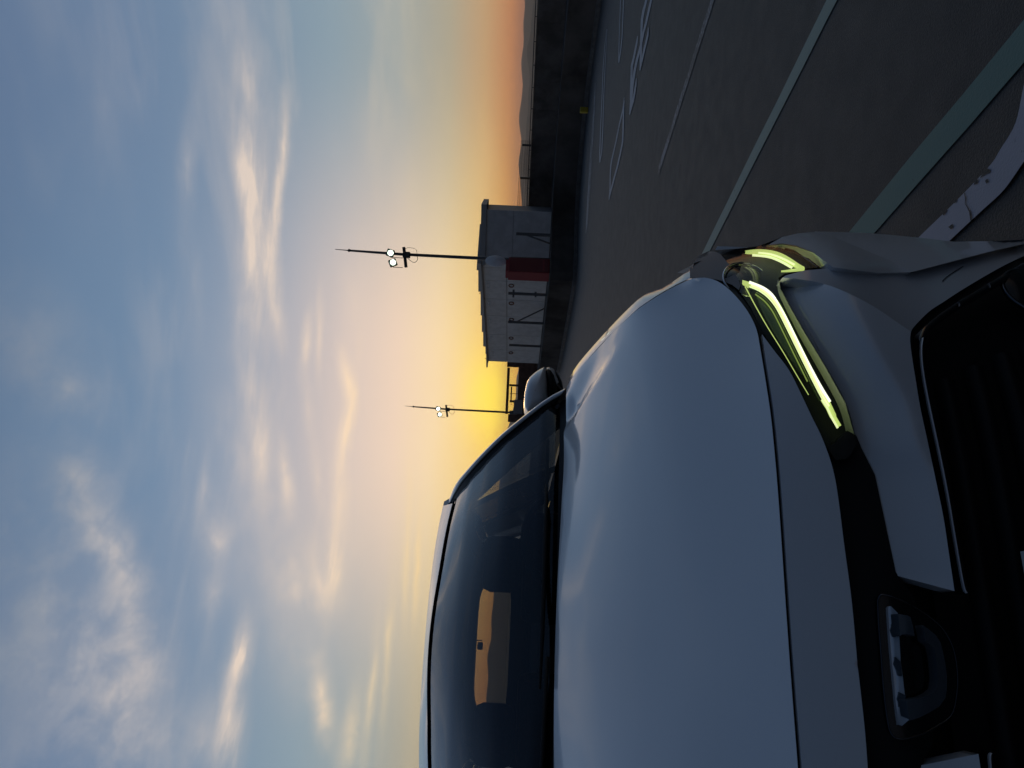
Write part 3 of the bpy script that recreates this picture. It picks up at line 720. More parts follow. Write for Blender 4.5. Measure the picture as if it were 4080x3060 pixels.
def plens_bm():
    c = on(1611, 604, .034); n = 32; bm = bmesh.new()
    bm_grid(bm, [[c+Vector((.038*r*math.cos(2*math.pi*j/n), .012*r*math.cos(2*math.pi*j/n)-.016*(1-r*r), .038*r*math.sin(2*math.pi*j/n))) for j in range(n+1)] for r in (1, .8, .6, .4, .2, .02)]); return bm
pair('projector_lens', plens_bm, M['gloss_black'], hl)
q6 = lambda l: [((2700+a/4.1475)/1.84448, (900+b_/4.1475)/1.84448) for a, b_ in l]
pair('lamp_brow', lambda: sheet_bm(q6([(205, 865), (200, 700), (350, 490), (430, 448), (520, 424), (620, 425), (700, 460), (770, 540), (860, 650), (950, 790), (1005, 890), (1040, 990), (1010, 1060), (900, 975), (780, 925), (640, 885), (440, 855)]), lambda x, y: on(x, y, .004)-cray(x, y).normalized()*.003, 8, None), M['brow'], hl)  # sheet over the clear lens, painted as its sky reflection
pair('marker_reflector', ribbon(q2([(870, 185), (950, 205), (1030, 250), (1095, 300)]), 7, .030, .003), M['dark_chrome'], hl)

# ---- front wings (fenders)
def xlim(y): return PW*(min(y, .45)/.40)**(1/PN)
def fender_bm():
    P0 = [p+Vector((.005, 0, -.004)) for p in Ec]
    P0 = [P0[0]+Vector((0, .02, -.01))]+P0[1:]+[Vector((.80, 1.42, 1.035))]
    P1 = [at_x(1499, 566, .757), at_x(1472, 597, .750), at_x(1449, 618, .748)]
    y3 = P1[-1].y
    P1 += [p+Vector((.055, 0, -.030)) for p in Ec if p.y > y3+.08]+[Vector((.845, 1.42, .99))]
    n = 30; P0 = resample(P0, n); P1 = resample(P1, n)
    Pm = [(a+b)/2+Vector((0, 0, .010)) for a, b in zip(P0, P1)]
    ts = lambda z: .5635+(.6215-.5635)*max(0, min(1, (.84-z)/.22))
    lim = lambda x, y, z: min(x, ts(z)*(1+y)*.997)
    P1 = [Vector((lim(p.x, p.y, p.z), p.y, p.z)) for p in P1]
    P2 = [Vector((lim(min(.872, p.x+.05), p.y+.03, p.z-.09), p.y+.03, p.z-.09)) for p in P1]
    P3 = [(lambda y, z: Vector((lim(.885, y, z), y, z)))(max(p.y+.02, .40), max(.70, min(p.z-.02, .76))) for p in P2]
    bm = bmesh.new(); bm_grid(bm, [P0, Pm, P1, P2, P3]); return bm
pair('front_wing', fender_bm, M['paint'], (car, car))
def tip_bm():
    ts = lambda z: .5635+(.6215-.5635)*max(0, min(1, (.84-z)/.22))
    top = resample([on(x, y, .004) for x, y in [(1497, 570), (1512, 553), (1529, 544), (1560, 541), (1594, 538), (1654, 531), (1690, 514)]], 18); rows = [[p+Vector((-.01, .012, 0)) for p in top]]
    for q in (.35, .7, 1.0):
        rows.append([(lambda y: Vector((min(p.x+(.885-p.x)*q, (p.x-.01)/(1.012+p.y)*(1+y)*.992), y, p.z)))(p.y+(.51-p.y)*q) for p in top])
    bm = bmesh.new(); bm_grid(bm, rows); return bm
pair('wing_tip', tip_bm, M['paint'], (car, car))

# ---- windscreen, pillars, roof
def rcurve(px, yf):
    o = []
    for x, y in px:
        yc = yf(0)
        for _ in range(8): p = at_y(x, y, yc); yc = yf(p.x)
        o.append(p)
    return o
NW = 30
wb = rcurve([(1190, mid_y(1190)), (1193, 1250), (1196, 1100), (1199, 980), (1201, 900), (1200, 872)], lambda x: 1.10+.24*(x/.78)**2)
wt = rcurve([(929.5, mid_y(929)), (937, 1333), (948, 1260), (959, 1193), (971, 1130), (984, 1078)], lambda x: 1.93+.16*(x/.60)**2)
wb = resample(crom(wb, 5), NW); wt = resample(crom(wt, 5), NW); wb = symm(wb, .5); wt = symm(wt, .4); wb[0].x = wt[0].x = 0
out_px = [(1222, 838, .800), (1178, 862, .780), (1129, 900, .742), (1086, 935, .706), (1044, 976, .668), (1008, 1016, .632), (983, 1048, .610), (967, 1088, .588)]
PO = [at_x(*e) for e in out_px]
WE = resample([wb[-1]]+[at_x(e[0]+10, e[1]+17, e[2]-.035) for e in out_px[1:-1]]+[wt[-1]], 22)
def ws_pt(i, j, dz=0.0):
    s = i/(NW-1); t = j/21
    c = wb[0].lerp(wt[0], t)+Vector((0, -.035, .03))*math.sin(math.pi*t)
    p = wb[i]*(1-t)+wt[i]*t+c*(1-s)+WE[j]*s-(wb[0]*(1-s)*(1-t)+wb[-1]*s*(1-t)+wt[0]*(1-s)*t+wt[-1]*s*t)
    return p
bm = bmesh.new(); bm_grid(bm, [[ws_pt(i, j) for i in range(NW)] for j in range(22)]); mirror_bm(bm)
bmesh.ops.remove_doubles(bm, verts=[v for v in bm.verts if abs(v.co.x) < 1e-5], dist=1e-4)
ws = finish('windscreen', bm, M['windshield'], car, True, CO)
PO = resample(crom(PO, 4), 22)
def pillar_bm():
    inn = [p.lerp(q, .46)+Vector((0, .004, .002)) for p, q in zip(PO, WE)]
    tow = lambda p, d: p+(CO-p).normalized()*d
    pro = [tow(p.lerp(q, .22), .022) for p, q in zip(PO, inn)]
    pr2 = [tow(p.lerp(q, .62), .026) for p, q in zip(PO, inn)]
    side = [p+Vector((.012, .05, -.012)) for p in PO]; side2 = [p+Vector((.006, .10, -.03)) for p in PO]
    bm = bmesh.new(); bm_grid(bm, [inn, pr2, pro, PO, side, side2]); return bm
pair('windscreen_pillar', pillar_bm, M['paint'], (car, car))
def trim_bm():
    inn = [p.lerp(q, .44)+Vector((0, .008, 0)) for p, q in zip(PO, WE)]; g = [q+Vector((-.012, .006, .003)) for q in WE]
    bk = [q+Vector((0, .06, -.03)) for q in g]
    bm = bmesh.new(); bm_grid(bm, [inn, g, bk]); return bm
pair('pillar_trim', trim_bm, M['black'], (car, car))
# roof
RY = [2.0, 2.2, 2.5, 2.85, 3.2, 3.6, 4.0]; 
wtz = wt[0].z
RZ = [wtz+.012, wtz+.052, wtz+.083, wtz+.088, wtz+.072, wtz+.035, wtz-.03]; RWD = [0, .60, .61, .61, .60, .58, .55]
def roof_bm(dz=0.0):
    rows = []
    r0 = [p+Vector((0, .004, .004)) for p in wt]; r0[-1] = PO[-1]+Vector((-.004, .01, .0))
    rows.append(r0)
    se = PO[-1].z
    for y, z, w_ in list(zip(RY, RZ, RWD))[1:]:
        rows.append([Vector((w_*i/(NW-1), y+.14*(i/(NW-1))**2*max(0, 1-(y-2)/1.0), z+dz-(z-(se+.018 if y < 3.4 else se-.05*(y-3.4)))*(i/(NW-1))**3.0)) for i in range(NW)])
    sd_ = [[p+Vector((.012, .02, -.02)) for p in [r[-1] for r in rows]]]
    bm = bmesh.new(); bm_grid(bm, rows); bm_grid(bm, [[r[-1] for r in rows], [r[-1]+Vector((.02, 0, -.03)) for r in rows], [r[-1]+Vector((.025, 0, -.07)) for r in rows]])
    bmesh.ops.remove_doubles(bm, verts=bm.verts[:], dist=1e-4); mirror_bm(bm)
    bmesh.ops.remove_doubles(bm, verts=[v for v in bm.verts if abs(v.co.x) < 1e-5], dist=1e-4); return bm
finish('roof', roof_bm(), M['paint'], car, True, Vector((0, 2, 6)))
bm = roof_bm()
for v in bm.verts: v.co.z -= .035; v.co.y += .02; v.co.x *= .96
finish('headliner', bm, M['interior'], car)
tube('windscreen_seal', [Vector((-p.x, p.y+.004, p.z+.006)) for p in wt[::-1]]+[p+Vector((0, .004, .006)) for p in wt[1:]], .0026, M['rubber'], car)
# cowl and wipers
bm = bmesh.new(); cw0 = [Vector((p.x, p.y+.012, p.z-.018)) for p in resample(Rc, NW)]; cw1 = [p+Vector((0, -.01, -.012)) for p in wb]
cwm = [(a+b)/2+Vector((0, 0, -.012)) for a, b in zip(cw0, cw1)]
bm_grid(bm, [cw0, cwm, cw1]); mirror_bm(bm); finish('cowl', bm, M['black'], car)
wip = tube('wiper', [(.62, 1.27, 1.085), (.35, 1.155, 1.088), (.05, 1.105, 1.09), (-.1, 1.105, 1.092)], [.006, .007, .007, .004], M['rubber'], car, 6)
tube('wiper', [(-.02, 1.09, 1.075), (-.35, 1.14, 1.08), (-.62, 1.24, 1.085)], [.006, .007, .005], M['rubber'], car, 6)
# ---- flanks, doors, windows
def side_x(y, z):
    x = .885-.035*max(0, (z-.70)/.30)**2-.05*max(0, (.40-z)/.25)**2-.28*max(0, (y-3.85)/.5)**2
    if z > .97: x = .845-.245*((z-.97)/.47)**1.15-.05*max(0, (y-3.3)/1.0)**2
    return x
def flat_px(l): return l
def side_sheet(name, yz, material, step=.09, dx=0.0, sk=-.02, parents=None):
    def b():
        bm = sheet_bm(yz, lambda y, z: Vector((side_x(y, z)+dx, y, z)), step, (sk, 0, 0))
        bm.normal_update()
        return bm
    return pair(name, b, material, parents or (car, car))
def arc(cy, cz, r, a0, a1, n=14): return [(cy+r*math.cos(math.radians(a0+(a1-a0)*i/n)), cz+r*math.sin(math.radians(a0+(a1-a0)*i/n))) for i in range(n+1)]
WF, WR, WZ = .92, 3.56, .335
side_sheet('wing_side', [(.49, .745), (.49, .28)]+arc(WF, WZ, .40, 188, -8)+[(1.37, .28), (1.37, .745)], M['paint'])
d1 = side_sheet('front_door', [(1.385, .28), (2.40, .28), (2.40, .965), (1.385, .965)], M['paint'])
d2 = side_sheet('rear_door', [(2.415, .28), (3.05, .28), (3.14, .42), (3.24, .60), (3.24, .965), (2.415, .965)], M['paint'])
side_sheet('rear_quarter', [(3.16, .28)]+arc(WR, WZ, .40, 188, -8)+[(4.30, .30), (4.30, .965), (3.255, .965), (3.255, .62)], M['paint'])
side_sheet('sill', [(1.38, .18), (3.14, .18), (3.14, .275), (1.38, .275)], M['black'], .12, .004)
for d in (d1, d2):
    y0 = 2.2 if d is d1 else 3.05
    for o, sg in zip(d, (1, -1)): box('door_handle', (sg*.882-.014, y0-.12, .86), (sg*.882+.014, y0+.08, .885), M['paint'], o, .006)
win1 = [(1.80, 1.0), (2.50, 1.0), (2.50, 1.36), (2.16, 1.19)]
win1b = [(1.56, 1.0), (1.80, 1.0), (2.16, 1.19), (2.50, 1.36), (2.50, 1.41), (2.46, 1.41), (2.25, 1.41), (2.12, 1.385), (1.85, 1.23)]
side_sheet('window_surround', win1b, M['gloss_black'], .1, 0, -.003)  # opaque black panel added over part of the window to block bright sky
win2 = [(2.56, 1.0), (3.22, 1.01), (3.30, 1.10), (3.18, 1.365), (2.56, 1.405)]
side_sheet('side_window', win1, M['tint'], .1, 0, -.003); side_sheet('side_window', win2, M['dark_tint'], .1, 0, -.003)
side_sheet('door_pillar', [(2.50, .97), (2.56, .97), (2.56, 1.43), (2.50, 1.43)], M['gloss_black'], .1, -.002)
side_sheet('rear_pillar', [(3.26, .97), (4.26, .99), (3.90, 1.375), (3.165, 1.395), (3.285, 1.10), (3.20, 1.0)], M['paint'], .1)
side_sheet('window_rail', [(2.12, 1.38), (2.25, 1.40), (2.46, 1.395), (3.20, 1.35), (3.92, 1.33), (3.92, 1.40), (3.2, 1.435), (2.3, 1.445), (2.06, 1.40)], M['gloss_black'], .1)
side_sheet('belt_trim', [(1.40, .967), (3.26, .967), (3.26, .995), (1.56, .995)], M['black'], .1, .003)
side_sheet('mirror_sail', [(1.40, .997), (1.555, .997), (1.84, 1.23), (1.80, 1.24)], M['black'], .06, .001)
# ---- rear end
bm = bmesh.new(); rows = []
for z, y in ((.25, 4.30), (.45, 4.36), (.70, 4.36), (.95, 4.30), (1.04, 4.26)):
    rows.append([Vector((x, y-.10*(abs(x)/.72)**3, z)) for x in [-.82+1.64*i/20 for i in range(21)]])
bm_grid(bm, rows); finish('tailgate', bm, M['paint'], car, True, Vector((0, 9, .6)))
bm = bmesh.new()
def hp(x, t): return Vector((x, 4.26-.40*t-.05*(abs(x)/.6)**2, 1.03+.40*t))
def rr(hw0, hw1, t0, t1, n=8, e=5.0):
    o = []
    for k_ in range(4*n):
        a = 2*math.pi*k_/(4*n); c_, d_ = math.cos(a), math.sin(a); u = math.copysign(abs(c_)**(2/e), c_); v = math.copysign(abs(d_)**(2/e), d_); t = (t0+t1)/2+(t1-t0)/2*v
        o.append(hp((hw0+(hw1-hw0)*(v+1)/2)*u, t))
    return o
o_ = rr(.74, .58, 0, 1.0, 8, 9.0); i_ = rr(.42, .355, .36, .87, 8, 5.5)
A = [bm.verts.new(p) for p in o_]; B = [bm.verts.new(p) for p in i_]
for q in range(32): bm.faces.new((A[q], A[(q+1) % 32], B[(q+1) % 32], B[q]))
finish('hatch_frame', bm, M['gloss_black'], car, False)
bm = bmesh.new(); bm.faces.new([bm.verts.new(p+Vector((0, -.01, 0))) for p in i_]); finish('rear_window', bm, M['rear_glass'], car, False)
b = hp(.0, .80); box('rear_camera', (b.x-.026, b.y-.06, b.z-.012), (b.x+.020, b.y-.02, b.z+.022), M['interior'], car, .008)
tube('camera_bracket', [(b.x+.028, b.y-.03, b.z+.05), (b.x+.030, b.y-.03, b.z-.005), (b.x+.012, b.y-.03, b.z-.008)], .004, M['interior'], car, 6)
for sg in (1, -1): box('tail_lamp', (sg*.66-.13, 4.20, .86), (sg*.66+.13, 4.285, .93), M['red_lamp'], car, .015)
box('rear_bumper', (-.80, 4.22, .22), (.80, 4.37, .42), M['black'], car, .03)
# ---- wheels
def wheel(cx, cy):
    w_ = empty('wheel'); w_.parent = car; w_.location = (cx, cy, WZ); sg = 1 if cx > 0 else -1
    def lathe(name, prof, material, n=36):
        bm = bmesh.new(); bm_grid(bm, [[Vector((sg*x, r*math.cos(2*math.pi*k/n), r*math.sin(2*math.pi*k/n))) for k in range(n+1)] for x, r in prof])
        bmesh.ops.remove_doubles(bm, verts=bm.verts[:], dist=1e-4); return finish(name, bm, material, w_)
    lathe('tyre', [(-.10, .23), (-.105, .30), (-.085, .328), (0, .335), (.085, .328), (.105, .30), (.10, .23)], M['rubber'])
    lathe('rim', [(.095, .232), (.085, .215), (.02, .20), (.015, .05), (.04, .0)], M['dark_chrome'])
    for k_ in range(5):
        a = 2*math.pi*k_/5; bm = bmesh.new(); bm_box(bm, (.03, -.022, .03), (.075, .022, .222), Matrix.Rotation(a, 3, 'X'))
        for v in bm.verts: v.co.x *= sg
        finish('spoke', bm, M['rim'], w_, False)
for cx in (.78, -.78):
    for cy in (WF, WR): wheel(cx, cy)
box('underbody', (-.72, .30, .18), (.72, 4.2, .30), M['black'], car)
for cy in (WF, WR):
    for sg in (1, -1): box('wheel_housing', (sg*.62-.05, cy-.42, .2), (sg*.62+.02, cy+.42, .74), M['black'], car)
# engine bay and bulkhead close the body from inside
box('bulkhead', (-.70, 1.08, .3), (.70, 1.12, 1.0), M['interior'], car)
# ---- cabin
dash = [(1.16, 1.00), (1.35, 1.035), (1.52, 1.03), (1.60, 1.00), (1.66, .90), (1.66, .55)]
bm = bmesh.new(); bm_grid(bm, [[Vector((x, y+(.10*(abs(x)/.72)**2 if y < 1.5 else 0), z)) for x in [-.74+1.48*i/16 for i in range(17)]] for y, z in dash]); finish('dashboard', bm, M['interior'], car)
box('cabin_floor', (-.74, 1.15, .30), (.74, 4.2, .34), M['interior'], car)
for sg in (1, -1): box('door_trim', (sg*.80-.012, 1.4, .34), (sg*.80+.012, 4.2, .975), M['interior'], car)
def seat(cx, cy, rear=False):
    s_ = empty('seat'); s_.parent = car; s_.location = (cx, cy, 0); ww = .24
    box('cushion', (-ww, -.26, .42), (ww, .24, .58), M['seat'], s_, .05)
    box('backrest', (-ww, -.07, -.02), (ww, .07, .58), M['seat'], s_, .05, Matrix.Rotation(math.radians(-18), 3, 'X'), (0, .26, .56))
    if not rear: box('headrest', (-.13, -.05, 0), (.13, .05, .18), M['seat'], s_, .04, Matrix.Rotation(math.radians(-12), 3, 'X'), (0, .45, 1.14))
for cx in (.37, -.37): seat(cx, 2.15); seat(cx, 3.05, True)
box('rear_shelf', (-.62, 3.45, .96), (.62, 4.15, .985), M['interior'], car)
n = 32; tube('steering_wheel', [Vector((.37+.185*math.cos(2*math.pi*k_/n), 1.74-.07*math.sin(2*math.pi*k_/n), .97+.17*math.sin(2*math.pi*k_/n))) for k_ in range(n)], .015, M['interior'], car, 8, True)
box('rear_view_mirror', (-.12, 1.90, 1.355), (.12, 1.93, 1.42), M['interior'], car, .012)
bm = sheet_bm([(x, y) for x, y in [(938, 1325), (950, 1318), (968, 1325), (974, 1345), (974, 1400), (968, 1428), (950, 1436), (934, 1430)]], lambda x, y: (lambda p: p)(at_y(x, y, 2.02)), 10, (0, .05, .02)); finish('sensor_housing', bm, M['interior'], car)
# ---- door mirrors
KM = 7.213
def mpx(l): return [((2080+a/KM)/1.84448, (1430+b/KM)/1.84448) for a, b in l]
def dome(outl, yc, bulge, depth, lean=0.0):
    def f():
        P = [(p.x, p.y) for p in crom([(x, y, 0) for x, y in outl+[outl[0]]], 4)[:-1]]
        c = (sum(p[0] for p in P)/len(P), sum(p[1] for p in P)/len(P)); bm = bmesh.new(); rows = []
        for sc in (1.0, .985, .95, .88, .76, .6, .42, .22, .02):
            rows.append([at_y(c[0]+(x-c[0])*sc, c[1]+(y-c[1])*sc, yc-bulge*math.sqrt(max(0, 1-sc**2.6))) for x, y in P])
        rows = [[q+Vector((0, depth, 0)) for q in rows[0]]]+rows
        rows = [r+[r[0]] for r in rows]
        bm_grid(bm, rows); bmesh.ops.remove_doubles(bm, verts=bm.verts[:], dist=1e-5); bm.normal_update(); return bm
    return f
mr = [empty('door_mirror'), empty('door_mirror')]
for h in mr: h.parent = car
shell = mpx([(642, 226), (500, 300), (380, 385), (245, 505), (180, 600), (125, 750), (82, 950), (64, 1150), (66, 1310), (90, 1430), (170, 1520), (330, 1480), (560, 1400), (752, 1250), (750, 1020), (730, 650), (695, 350)])
pair('mirror_shell', dome(shell, 1.60, .075, .07), M['paint'], mr)
under = mpx([(700, 290), (800, 300), (880, 380), (950, 560), (985, 760), (1000, 930), (900, 1150), (720, 1260), (735, 1000), (715, 650), (685, 380)])
pair('mirror_skirt', dome(under, 1.61, .045, .08), M['black'], mr)
lip = mpx([(712, 246), (780, 230), (850, 258), (960, 330), (1050, 450), (1115, 570), (1165, 700), (1170, 900), (1000, 960), (985, 760), (950, 560), (880, 380), (800, 300)])
pair('mirror_base', dome(lip, 1.63, .030, .06), M['gloss_black'], mr)
pair('turn_signal', dome(mpx([(716, 250), (780, 233), (855, 262), (925, 310), (1000, 480), (1060, 620), (1085, 740), (1000, 800), (965, 640), (900, 430), (820, 325)]), 1.625, .034, .03), M['indicator'], mr)
pair('mirror_arm', lambda: (lambda bm: (bm_tube(bm, [(.80, 1.62, 1.0), (.86, 1.63, 1.03), (.90, 1.64, 1.05)], [.035, .03, .03], 8), bm)[1])(bmesh.new()), M['black'], mr)

# ------------------------------------------------------------------ the place behind the car
M['wall_dark'] = mat('dark_concrete', (.075, .068, .064), .95, 0, 0, .0, (.9, .45, 5))
M['sea_wall'] = mat('sea_wall_concrete', (.12, .108, .10), .95, 0, 0, 0, (.9, .35, 5))
M['kerb'] = mat('kerb_concrete', (.10, .10, .10), .8, 0, 0, .3, (8, .3, 4))
M['panel'] = mat('pale_panel', (.58, .56, .55), .6, 0, 0, .3, (2.5, .10, 4))
M['panel_trim'] = mat('panel_trim', (.28, .27, .27), .6)
M['fascia'] = mat('fascia', (.40, .39, .38), .6)
M['rust'] = mat('rust_sign', (.22, .07, .03), .7)
M['steel'] = mat('dark_steel', (.05, .05, .055), .5, .3)
M['post'] = mat('weathered_post', (.15, .145, .14), .7)
M['red'] = mat('red_sheet', (.26, .014, .026), .7)
M['red_dark'] = mat('red_front', (.16, .010, .018), .7)
M['pale'] = mat('pale_dish', (.85, .85, .86), .5)
M['brown'] = mat('brown_timber', (.11, .06, .048), .85, 0, 0, .2, (3, .3, 4))
M['yellow'] = mat('yellow_paint', (.45, .33, .02), .6)
M['flood'] = mat('floodlight_face', (.8, .9, .8), .4, emit=((.86, 1, .84), 6))
M['lamp_box'] = mat('lamp_housing_metal', (.20, .25, .21), .4, .3)
M['hill'] = mat('hill_woods', (.06, .07, .05), .95, 0, 0, .1, (.004, .3, 5))
def pos(x, y, Y):                          # photo px seen at depth Y metres
    d = ray(x, y); return Vector((0, 0, HC))+d*(Y/d.y)
def zg(v, z): return Vector((v.x, v.y, z))
# low dark wall along the edge of the lot, with a kerb at its foot
edge_px = [(2520, -900), (2450, -420), (2395, 0), (2350, 330), (2320, 600), (2303, 850), (2297, 1089), (2280, 1211), (2229, 1479), (2196, 1640)]
EP = [zg(gpt(x, y), 0) for x, y in edge_px]; EP.append(EP[-1]+Vector((-14, 26, 0)))
EP = crom(EP, 4)
def wall_along(P, z0, z1, th, nrm=1, lean=0.0):
    bm = bmesh.new(); A, B = [], []
    for i, p in enumerate(P):
        t = (P[min(i+1, len(P)-1)]-P[max(i-1, 0)]).normalized(); nn = Vector((t.y, -t.x, 0))*nrm
        A.append(p); B.append(p+nn*th)
    prof = lambda a, z: Vector((a.x, a.y, z))
    bm_grid(bm, [[prof(a, z0) for a in A], [prof(a, z1) for a in A], [prof(b_, z1) for b_ in B], [prof(b_, z0) for b_ in B]])
    bmesh.ops.recalc_face_normals(bm, faces=bm.faces[:]); return bm
lw = tag(finish('low_wall', wall_along([p+Vector((.05, .22, 0)) for p in EP], 0, .60, .22), M['wall_dark'], None, False), 'low dark concrete wall running along the edge of the lot', 'wall')
tag(finish('kerb', wall_along(EP, 0, .07, .14), M['kerb'], ground, False))
# sea wall with pipe rail, right of the shed
wl = [pos(2150, -900, 20.5), pos(2142, 0, 31.0), pos(2124, 425, 35.2), pos(2106, 850, 40.0), pos(2098, 1080, 43.0)]
wl = [zg(p, 0) for p in wl]; swp = resample(wl, 60)
sw = empty('sea_wall', 'long dark sea wall topped by a thin pipe rail right of the shed', 'wall', None, (0, 0, 0))
seg = resample(wl, 19)
for a, b_ in zip(seg, seg[1:]):
    d = (b_-a).normalized(); g = d*.008
    finish('wall_panel', wall_along([a+g, b_-g], 0, 1.165, .3), M['sea_wall'], sw, False)
tube('rail', [p+Vector((0, 0, 1.27)) for p in swp], .022, M['steel'], sw, 6)
for p in resample(wl, 24): tube('rail_post', [p+Vector((0, 0, 1.16)), p+Vector((0, 0, 1.275))], .02, M['steel'], sw, 6)
cap = finish('coping', wall_along([p+Vector((-.03, -.04, 0)) for p in swp], 1.168, 1.195, .34), M['kerb'], sw, False)
# mesh fence on the sea wall beside the shed
mf = empty('mesh_fence', 'wire mesh fence panel above the sea wall beside the shed', 'fence')
fa, fb = pos(2110, 561, 36.7), pos(2106, 850, 40.0); fa = zg(fa, 0); fb = zg(fb, 0)
bm = bmesh.new()
for i in range(91):
    p = fa.lerp(fb, i/90); bm_box(bm, (-.004, -.004, 1.2), (.004, .004, 1.70+.10*i/90), None, p)
for z in (1.24, 1.36, 1.48, 1.60, 1.69): bm_tube(bm, [fa+Vector((0, 0, z)), fb+Vector((0, 0, z+.10*(z-1.2)/.5))], .005, 4)
tag(finish('mesh_wires', bm, M['steel'], mf, False), kind='stuff')
for y, h in ((581, 1.63), (712, 1.68)):
    p = zg(pos(2110, y, 36.7+(y-561)/289*3.3), 0)+Vector((0, -.06, 0)); box('fence_post', (-.04, -.04, 1.17), (.04, .04, h), M['steel'], mf, 0, None, p)
# yellow block at the kerb
yb = zg(gpt(2341, 443), 0)+Vector((0, -.05, 0)); bm = bmesh.new(); bm_box(bm, (-.055, -.05, 0), (.055, .05, .17)); bm_bevel(bm, .012)
o = tag(finish('kerb_block', bm, M['yellow'], None, False), 'small yellow block at the foot of the dark wall', 'block'); o.location = yb
# ---- the shed
C0 = Vector((6.15, 38.15, 0)); SD = Vector((-.356, .934, 0)).normalized(); SN = Vector((-SD.y, SD.x, 0))   # side faces left, towards the lot
if SN.x > 0: SN = -SN
FD = Vector((8.62, 37.2, 0))-C0; FL = FD.length; FD.normalize(); FN = Vector((FD.y, -FD.x, 0))
def side_hit(x, y):                        # px on the long side -> (metres along, height)
    d = ray(x, y); o_ = Vector((0, 0, HC))
    t = (C0-o_).dot(SN)/d.dot(SN); p = o_+d*t
    return (p-C0).dot(SD), p.z
KA = 4.1475
def ca(a, b_): return (1860+a/KA, 780+b_/KA)
def cb(a, b_): return (1860+a/KA, 1080+b_/KA)
shed = empty('storage_shed', 'long pale grey storage shed with a stepped flat roof edge', 'shed', None, C0)
def sidebox(name, s0, s1, z0, z1, d0, d1, material, parent=shed, bev=0.0):
    bm = bmesh.new(); vs_ = []
    for i in range(8):
        s_ = s1 if i & 1 else s0; d = d1 if i & 2 else d0; z = z1 if i & 4 else z0
        vs_.append(bm.verts.new(SD*s_+SN*d+Vector((0, 0, z))))
    for q in ((0, 2, 3, 1), (4, 5, 7, 6), (0, 1, 5, 4), (2, 6, 7, 3), (0, 4, 6, 2), (1, 3, 7, 5)): bm.faces.new([vs_[k_] for k_ in q])
    bmesh.ops.recalc_face_normals(bm, faces=bm.faces[:])
    return finish(name, bm, material, parent, False)
seams = [0.0]+[side_hit(*cb(600, y))[0] for y in (-50, 165, 468, 745, 1053, 1302, 1500)]
HE = side_hit(*cb(270, 100))[1]; HB = side_hit(*cb(662, 700))[1]
SEND = seams[-1]
sidebox('core', .05, SEND-.02, 0, HE-.02, -2.2, -.06, M['panel_trim'])
for a, b_ in zip(seams, seams[1:]):
    sidebox('wall_panel', a+.012, b_-.012, HB+.02, HE, -.06, .0, M['panel'])
    sidebox('wall_panel', a+.012, b_-.012, .02, HB-.02, -.06, .012, M['panel'])
sidebox('gutter', -.05, SEND+.1, HE, HE+.05, -.06, .10, M['panel_trim'])
tops = [(163, -270, -60), (192, -55, 298), (230, 305, 692), (250, 698, 966), (272, 970, 1206), (310, 1210, 1332), (322, 1336, 1556)]
for x, y0, y1 in tops:
    s0 = side_hit(*cb(x, y0))[0]; s1 = side_hit(*cb(x, y1))[0]; z0_ = side_hit(*cb(x, y0+6))[1]; z1_ = side_hit(*cb(x, y1-6))[1]
    if y0 < -100: s0 = -.2
    bm = bmesh.new(); vs_ = []
    for i in range(8):
        s_ = (s1 if i & 1 else s0)+(.004 if i & 1 else .0); d = .16 if i & 2 else -2.2; z = (z1_ if i & 1 else z0_) if i & 4 else HE+.052
        vs_.append(bm.verts.new(SD*s_+SN*d+Vector((0, 0, z))))
    for q in ((0, 2, 3, 1), (4, 5, 7, 6), (0, 1, 5, 4), (2, 6, 7, 3), (0, 4, 6, 2), (1, 3, 7, 5)): bm.faces.new([vs_[k_] for k_ in q])
    bmesh.ops.recalc_face_normals(bm, faces=bm.faces[:]); finish('roof_cap', bm, M['fascia'], shed, False)
for y, x in ((235, 735), (528, 735), (795, 735), (1103, 732), (1345, 728)):
    s_, z = side_hit(*cb(x, y)); n = 16
    P = [SD*(s_+.17*math.cos(2*math.pi*k_/n))+SN*.03+Vector((0, 0, z+.13*math.sin(2*math.pi*k_/n))) for k_ in range(n)]
    finish('bay_sign', (lambda bm: (bm_tube(bm, P, .03, 6, True), bm)[1])(bmesh.new()), M['rust'], shed)
for x, y in ((345, -140), (356, 240), (375, 530), (392, 820), (408, 1110), (425, 1356)):
    s_, z = side_hit(*cb(x, y)); P = [SD*(s_+a)+SN*.012+Vector((0, 0, z+b_)) for a, b_ in ((-.2, -.06), (.2, -.06), (.2, .06), (-.2, .06))]
    finish('name_plate', (lambda bm: (bm_tube(bm, P, .014, 4, True), bm)[1])(bmesh.new()), M['pale'], shed, False)
for y in (215, 372, 968, 1225, 1245, 1450):
    s_, z = side_hit(*cb(225 if y < 400 else 270 if y < 1000 else 298 if y < 1300 else 318, y)); n = 12
    P = [SD*(s_+.07*math.cos(2*math.pi*k_/n))+SN*-.02+Vector((0, 0, z+.06*math.sin(2*math.pi*k_/n))) for k_ in range(n)]
    finish('lifting_eye', (lambda bm: (bm_tube(bm, P, .014, 4, True), bm)[1])(bmesh.new()), M['steel'], shed)
